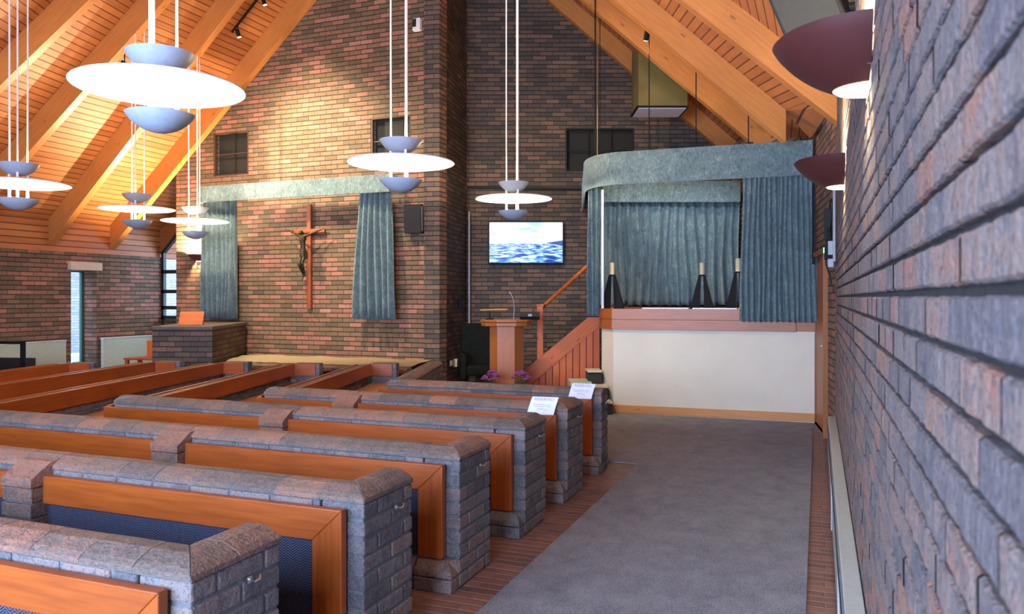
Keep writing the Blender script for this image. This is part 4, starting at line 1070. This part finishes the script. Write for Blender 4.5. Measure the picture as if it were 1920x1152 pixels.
# ------------------------------------------------------------ pendants
def bowl_prof(R_, D, tk=.006, n=10):
    pr = []
    Rs = (R_*R_+D*D)/(2*D)
    for i in range(n+1):
        r_ = R_*i/n; pr.append((r_, Rs-D-math.sqrt(Rs*Rs-r_*r_)))
    for i in range(n, -1, -1):
        r_ = (R_-tk)*i/n; pr.append((r_, Rs-D-math.sqrt(Rs*Rs-r_*r_)+tk*(1 if i < n else .4)))
    return pr
def make_pendant(x, y, z, label, up_e, lo_e, rot=0.3, top=None):
    t = thing('pendant_lamp', label, 'lamp', (x, y, z), rot, 'disc pendant lamps')
    mb = MB(); mb.lathe([(0, .012), (.45, .008), (.495, .0), (.5, -.006), (.494, -.010), (.45, -.004), (0, .0)], n=72); mb.build('disc', M['disc'], t, smooth=True)
    mb = MB(); mb.lathe(bowl_prof(.20, .125), (0, 0, .205), 48); mb.build('upper_bowl', M['bowl'], t, smooth=True)
    mb = MB(); mb.lathe(bowl_prof(.20, .115), (0, 0, -.165), 48); mb.build('lower_bowl', M['bowl'], t, smooth=True)
    H = (top if top else roof_h(x))-z+.02
    for q in range(3):
        a_ = 2*PI*q/3+.5; cx_, cy_ = .095*math.cos(a_), .095*math.sin(a_)
        mb = MB(); mb.tube([(cx_, cy_, -.25), (cx_, cy_, .21)], .014, 12); mb.tube([(cx_, cy_, .2), (cx_, cy_, H)], .009, 10); mb.build('rod', M['white'], t, smooth=True)
    light('pendant_up', 'POINT', (0, 0, .16), up_e, WARM, .035, t)
    light('pendant_low', 'POINT', (0, 0, -.19), lo_e, (1, .84, .60), .03, t)
    return t
UP, LO = 50, 60
make_pendant(-3.74, 3.64, 2.815, 'large nearest disc pendant lamp, upper left of the photo, over the pews', UP, LO, .2)
make_pendant(-3.62, 6.38, 2.79, 'disc pendant lamp in front of the brick corner, second in size', UP, LO, 1.0)
make_pendant(-3.66, 9.37, 2.81, 'disc pendant lamp hanging in front of the screen', UP*.6, LO, 1.0)
make_pendant(-7.84, 5.73, 2.73, 'disc pendant lamp cut off by the left edge of the photo', UP, LO, .9)
make_pendant(-8.93, 8.28, 2.78, 'disc pendant lamp second from the left edge, before the sloping beams', UP, LO, .6)
make_pendant(-8.95, 9.40, 2.71, 'small farthest disc pendant lamp in front of the left curtain', UP, LO, 1.1)

# wall uplights
def wall_light(x, y, z, rz, R_, label, e=60, dn=8):
    t = thing('wall_light', label, 'lamp', (x, y, z), rz, 'maroon half bowl wall lights')
    pr = [(R_*q_, -R_*.60*(1-q_**2)**.85) for q_ in [1, .97, .93, .87, .8, .72, .63, .54, .45, .36]]
    full = pr+[(p[0]*.97, p[1]+.008) for p in pr[::-1]]
    mb = MB(); mb.lathe(full, (0, 0, 0), 36, PI, 2*PI); mb.build('bowl', M['maroon'], t, smooth=True)
    mb = MB(); mb.box((0, -.006, -.07), (.30*R_/.25, .012, .12)); mb.build('back_plate', M['maroon'], t)
    mb = MB(); mb.lathe([(0, -R_*.535), (R_*.33, -R_*.535), (R_*.33, -R_*.55), (0, -R_*.56)], (0, 0, 0), 24, PI, 2*PI); mb.build('glass', M['lampglass'], t)
    light('uplight', 'POINT', (0, -.10, -.05), e, (1, .80, .48), .03, t)
    light('downlight', 'SPOT', (0, -.06, -R_*.62), dn, (1, .85, .55), .03, t, target=(0, -.03, -3), angle=120, blend=.7)
    return t
wall_light(.158, 2.93, 2.41, -PI/2, .31, 'maroon half bowl wall lamp on the near right wall, below the speaker', 55, 7)
wall_light(.158, 5.54, 2.42, -PI/2, .31, 'smaller looking maroon half bowl wall lamp farther along the right wall', 60, 7)
wall_light(-10.02, 10.645, 2.27, 0, .21, 'terracotta coloured wall lamp on the brick wall behind the left curtain', 330, 8)

# ceiling track spots
def spot_head(name, p, aim, label, e=0, ang=50, mount=None, up=.12):
    t = thing(name, label, 'spotlight', p); d = (Vector(aim)-Vector(p)).normalized()
    mb = MB(); mb.tube([Vector((0, 0, 0))-d*.05, d*.07], .032, 16); mb.build('head', M['blackm'], t)
    mb = MB(); mb.tube([(0, 0, 0), (0, 0, up)], .008, 8); mb.build('stem', M['blackm'], t)
    mb = MB(); mb.tube([d*.071, d*.074], .028, 16); mb.build('lens', M['lampglass'], t)
    if e:
        l = light('spot', 'SPOT', d*.09, e, (1, .83, .54), .03, t, angle=ang, blend=.8); l.rotation_euler = d.to_track_quat('-Z', 'Y').to_euler()
    return t
tk0, tk1 = Vector((-8.70, 9.92, HL(-8.70)-.05)), Vector((-7.0, 9.92, HL(-7.0)-.05))
mb = MB(); mb.tube([tk0, tk1], .017, 8); tag(mb.build('light_track', M['blackm']), 'black lighting track running up the left roof slope by the far wall', 'track')
p = tk0+Vector((.12, 0, -.02)); spot_head('track_spot', tuple(p), (-8.0, 10.5, 3.0), 'small track spotlight lower on the black track, upper left', 45, 75, up=.1)
p = tk0+Vector((.62, 0, .42)); spot_head('track_spot', tuple(p), (-7.2, 10.5, 3.0), 'small track spotlight higher on the black track, at the top edge of the photo', 45, 80, up=.1)
spot_head('rod_spot', (-2.02+.0, 9.80, 4.86), (-3.2, 12.5, 2.2), 'small spotlight clamped to a black rod before the right roof slope', 60, 60, up=.0)
# assumed spots added higher up under the ridge, aimed at the crucifix wall and stair
for (p, aim, e, lb) in (((-7.0, 7.3, 6.6), (-7.9, 10.6, 2.8), 900, 'assumed spotlight under the ridge aimed at the crucifix'), ((-9.3, 8.4, 4.9), (-7.4, 10.6, 3.6), 560, 'assumed spotlight under the left slope aimed across the brick wall'), ((-4.6, 6.0, 6.6), (-2.9, 12.5, 1.6), 520, 'assumed spotlight under the ridge aimed at the stair and lectern')):
    spot_head('assumed_ridge_spot', p, aim, lb, e, 62 if e != 620 else 125, up=roof_h(p[0])-p[2]-.02)

# speakers
t = thing('wall_speaker', 'large black loudspeaker tilted on its bracket above the near wall lamp', 'speaker', (-.05, 3.95, 2.90))
R3 = Matrix.Rotation(math.radians(-22), 3, 'Y') @ Matrix.Rotation(math.radians(10), 3, 'X') @ Matrix.Rotation(math.radians(-16), 3, 'Z')
mb = MB(); mb.box((0, 0, .06), (.28, .25, .46), R3); mb.build('cabinet', M['black'], t, bevel=.02, seg=3)
mb = MB(); c_ = R3 @ Vector((0, -.128, 0)); mb.box((c_.x, c_.y, .06+c_.z), (.25, .01, .43), R3); mb.build('grille', M['slate'], t, bevel=.004)
mb = MB(); mb.tube([(.10, .03, .02), (.18, .05, .0), (.24, .05, .0)], .022, 12); mb.tube([(.235, .05, 0), (.262, .05, 0)], .045, 16); mb.build('bracket', M['blackm'], t)
mb = MB(); mb.tube([(.08, .05, .16), (.14, .1, .12), (.20, .1, .14), (.25, .1, .26), (.25, .1, .4)], .005, 8); mb.build('cable', M['black'], t, smooth=True)
t = thing('wall_speaker', 'small black loudspeaker on the brick wall right of the right curtain', 'speaker', (-5.74, 10.50, 2.50), .30)
mb = MB(); mb.box((0, 0, .23), (.27, .20, .44), Matrix.Rotation(.12, 3, 'X')); mb.build('cabinet', M['black'], t, bevel=.012)
mb = MB(); mb.box((0, .12, .22), (.06, .1, .06)); mb.build('bracket', M['blackm'], t)
mb = MB(); mb.box((.137, -.01, .23), (.006, .12, .38), Matrix.Rotation(.12, 3, 'X')); mb.build('side_trim', M['pipe'], t)
# sensor box high on crucifix wall
t = thing('sensor_box', 'small white sensor box with a dark lens high on the brick wall', 'sensor', (-5.73, 10.62, 5.72))
mb = MB(); mb.box((0, -.02, 0), (.13, .08, .19)); mb.build('case', M['white'], t, bevel=.008)
mb = MB(); mb.box((-.03, -.066, .02), (.06, .02, .12)); mb.build('lens', M['black'], t, bevel=.004)

# metal duct between roof and wall, right of the vent
t = thing('extract_duct', 'brass toned metal air duct with a pale grille under the right roof slope', 'duct', (0, 0, 0))
ZD = 11.75; c0_, c1_ = (1197-960)/1460*ZD, (1289-960)/1460*ZD; hb_ = 1.53+(558-198)/1460*ZD
mb = MB()
def dv(c, z, h): return SP(c, z, h)
xa_, xb_ = A(c0_, 10.9)[0], A(c1_, 10.9)[0]
for (q0, q1) in (((c0_, ZD), (c1_, ZD)), ((c1_, ZD), (c1_, ZD+.65)), ((c1_, ZD+.65), (c0_, ZD+.65)), ((c0_, ZD+.65), (c0_, ZD))):
    a_, b_ = A(*q0), A(*q1); mb.face([(a_[0], a_[1], hb_), (b_[0], b_[1], hb_), (b_[0], b_[1], 4.9+.866*(3.02-q1[0])), (a_[0], a_[1], 4.9+.866*(3.02-q0[0]))])
mb.build('casing', M['hood'], t)
mb = MB(); a_, b_ = A((c0_+c1_)/2, ZD+.33), 0
mb.box((a_[0], a_[1], hb_-.01), (c1_-c0_+.04, .64, .03), RZ3); mb.build('rim', M['blackm'], t)
mb = MB(); mb.box((a_[0], a_[1], hb_-.028), (c1_-c0_-.02, .58, .012), RZ3); mb.build('grille', M['grille'], t)

# pipes, sockets and small fittings
p = A(-.735, 13.36); mb = MB(); mb.tube([(p[0], p[1], .9), (p[0], p[1], 3.0)], .022, 10); mb.tube([(p[0], p[1], 1.6), (p[0], p[1], 1.63)], .03, 10)
tag(mb.build('conduit', M['pipe'], smooth=True), 'grey vertical conduit in the corner left of the screen', 'pipe')
mb = MB(); p0, p1 = A(-.76, 13.40), A(1.2, 13.40); mb.tube([(*p0, 3.42), (*p1, 3.40)], .02, 8); tag(mb.build('conduit', M['slate'], smooth=True), 'dark horizontal conduit across the brick above the screen', 'pipe')
def on_return(f, off): # along the return face
    a_, b_ = Vector((-5.375, 10.65)), Vector(A(-.78, 13.43)); d_ = (b_-a_); L_ = d_.length; d_ /= L_; n_ = Vector((d_.y, -d_.x)); q = a_+d_*(L_*f)+n_*off; return (q.x, q.y), math.atan2(d_.y, d_.x)
q, an = on_return(.70, .03); t = thing('hanging_tag', 'narrow dark blue pouch hanging on the brick return left of the conduit', 'pouch', (*q, 1.33), an)
mb = MB(); mb.box((0, 0, .13), (.10, .02, .24)); mb.build('pouch', M['navy'], t, bevel=.004)
mb = MB(); mb.box((0, 0, .33), (.012, .006, .20)); mb.build('strap', M['black'], t)
q, an = on_return(.45, .02); t = thing('socket_outlet', 'cream double power socket low on the brick return behind the front pew', 'socket', (*q, .42), an)
mb = MB(); mb.box((-.12, 0, .06), (.13, .03, .09)); mb.box((.06, -.02, .05), (.10, .06, .13)); mb.build('plates', M['candle'], t, bevel=.004)
mb = MB(); mb.box((-.12, -.018, .06), (.03, .01, .03)); mb.build('switch', M['white'], t)

# right wall fittings
t = thing('skirting_heater', 'long grey metal skirting heater running along the foot of the right wall', 'heater', (0, 0, 0))
mb = MB(); prof = [(.085, .04), (.083, .36), (.090, .405), (.157, .41), (.157, .04)]
vs = [Vector((x, -2.8, z)) for x, z in prof]+[Vector((x, 7.95, z)) for x, z in prof]; n = 5
mb.mesh(vs, [tuple(range(n)), tuple(range(2*n-1, n-1, -1))]+[(i, n+i, n+(i+1) % n, (i+1) % n) for i in range(n)], lambda p: (p[1], p[2])); mb.build('casing', M['heater'], t, bevel=.003)
mb = MB(); mb.box((.0785, 2.5, .385), (.006, 10.8, .012)); mb.build('front_lip', M['frame_dark'], t)
mb = MB(); mb.box((.12, 2.5, .02), (.05, 10.6, .04)); mb.build('foot', M['black'], t)
for y_ in (3.55, 5.35): mb = MB(); mb.box((.0795, y_, .22), (.008, .02, .34)); mb.build('joint_strip', M['pipe'], t)
mb = MB(); mb.tube([(.135, 7.5, 1.85), (.135, 7.5, HR(.13)-.05)], .014, 10); tag(mb.build('conduit', M['pipe'], smooth=True), 'slim grey vertical pipe beyond the two wall lamps on the right wall', 'pipe')
t = thing('sound_equipment', 'cluster of black audio gear with a green light on the right wall beyond the lamps', 'equipment', (.10, 8.0, 1.95))
mb = MB(); mb.box((-.01, .1, .28), (.07, .16, .30)); mb.build('amplifier', M['black'], t, bevel=.008)
mb = MB(); mb.box((.0, -.05, .16), (.05, .05, .16)); mb.box((-.01, 0, .0), (.07, .10, .12)); mb.build('bracket', M['blackm'], t)
mb = MB(); mb.box((-.048, .0, .03), (.01, .02, .05)); mb.build('indicator', M['green_led'], t)
mb = MB(); mb.box((.01, -.16, .04), (.05, .06, .13)); mb.box((.01, -.16, -.10), (.05, .05, .08)); mb.build('junction_box', M['pipe'], t, bevel=.004)
mb = MB(); mb.tube([(0, .1, .43), (.01, .05, .5), (.03, .0, .52), (.03, -.06, .4), (.0, -.1, .2), (.01, -.16, .1)], .008, 8); mb.tube([(-.02, .1, .15), (-.03, .04, -.1), (0, 0, -.2), (.02, .0, -.3)], .008, 8); mb.build('cable', M['black'], t, smooth=True)
mb = MB(); mb.box((.03, 9.85, 2.45), (.05, .05, 1.0)); mb.box((-.05, 9.86, 2.45), (.035, .03, 1.06)); tag(mb.build('curtain_track_post', M['blackm']), 'dark vertical post with a pale edge right of the stage curtain', 'post')

# ------------------------------------------------------------ left wall furniture
def XW(u, x=11.9):
    aa = (u-960)/1460; return x*(aa*ST+CT)/(-(aa*CT-ST))
def radiator(y0_, y1_, z1, label):
    t = thing('radiator', label, 'radiator', (-11.90, (y0_+y1_)/2, 0)); L = y1_-y0_
    mb = MB(); mb.box((.06, 0, z1/2+.06), (.07, L, z1-.12)); mb.build('panel', M['rad'], t, bevel=.01)
    mb = MB(); mb.box((.06, 0, z1+.004), (.09, L+.01, .016)); mb.build('top_grille', M['white'], t)
    for sy_ in (-1, 1): mb = MB(); mb.box((.06, sy_*(L/2-.1), .06), (.03, .03, .12)); mb.build('foot', M['white'], t)
    mb = MB(); mb.tube([(.06, -L/2-.01, .12), (.06, -L/2-.07, .12), (.06, -L/2-.07, .20)], .018, 10); mb.build('valve', M['white'], t)
radiator(XW(-70), XW(117), .80, 'pale green radiator panel left of the narrow slot window')
radiator(XW(187), 11.45, .80, 'pale green radiator panel right of the narrow slot window')
t = thing('black_stand', 'black metal framed stand in front of the left radiator', 'stand', (-10.9, 7.75, 0), .25)
mb = MB()
for sx_ in (-.3, .3): mb.box((sx_, 0, .44), (.05, .05, .88))
mb.box((0, 0, .88), (.65, .05, .04)); mb.build('frame', M['blackm'], t)
mb = MB(); mb.box((.1, .03, .45), (.72, .04, .42)); mb.build('panel', M['black'], t)
mb = MB(); mb.box((0, 0, .02), (.7, .4, .03)); mb.build('base', M['blackm'], t)
t = thing('side_table', 'small timber table with an upright back board beside the brick reading stand', 'table', (-9.98, 9.55, 0), .25)
mb = MB(); mb.box((0, 0, .55), (.72, .42, .03)); mb.build('top', M['lectern_wood'], t, bevel=.004)
mb = MB(); mb.box((.08, .15, .70), (.50, .06, .26)); mb.build('back_board', M['stair_wood'], t, bevel=.004)
for sx_ in (-.32, .32):
    for sy_ in (-.17, .17): mb = MB(); mb.box((sx_, sy_, .27), (.05, .05, .54)); mb.build('leg', M['lectern_wood'], t)
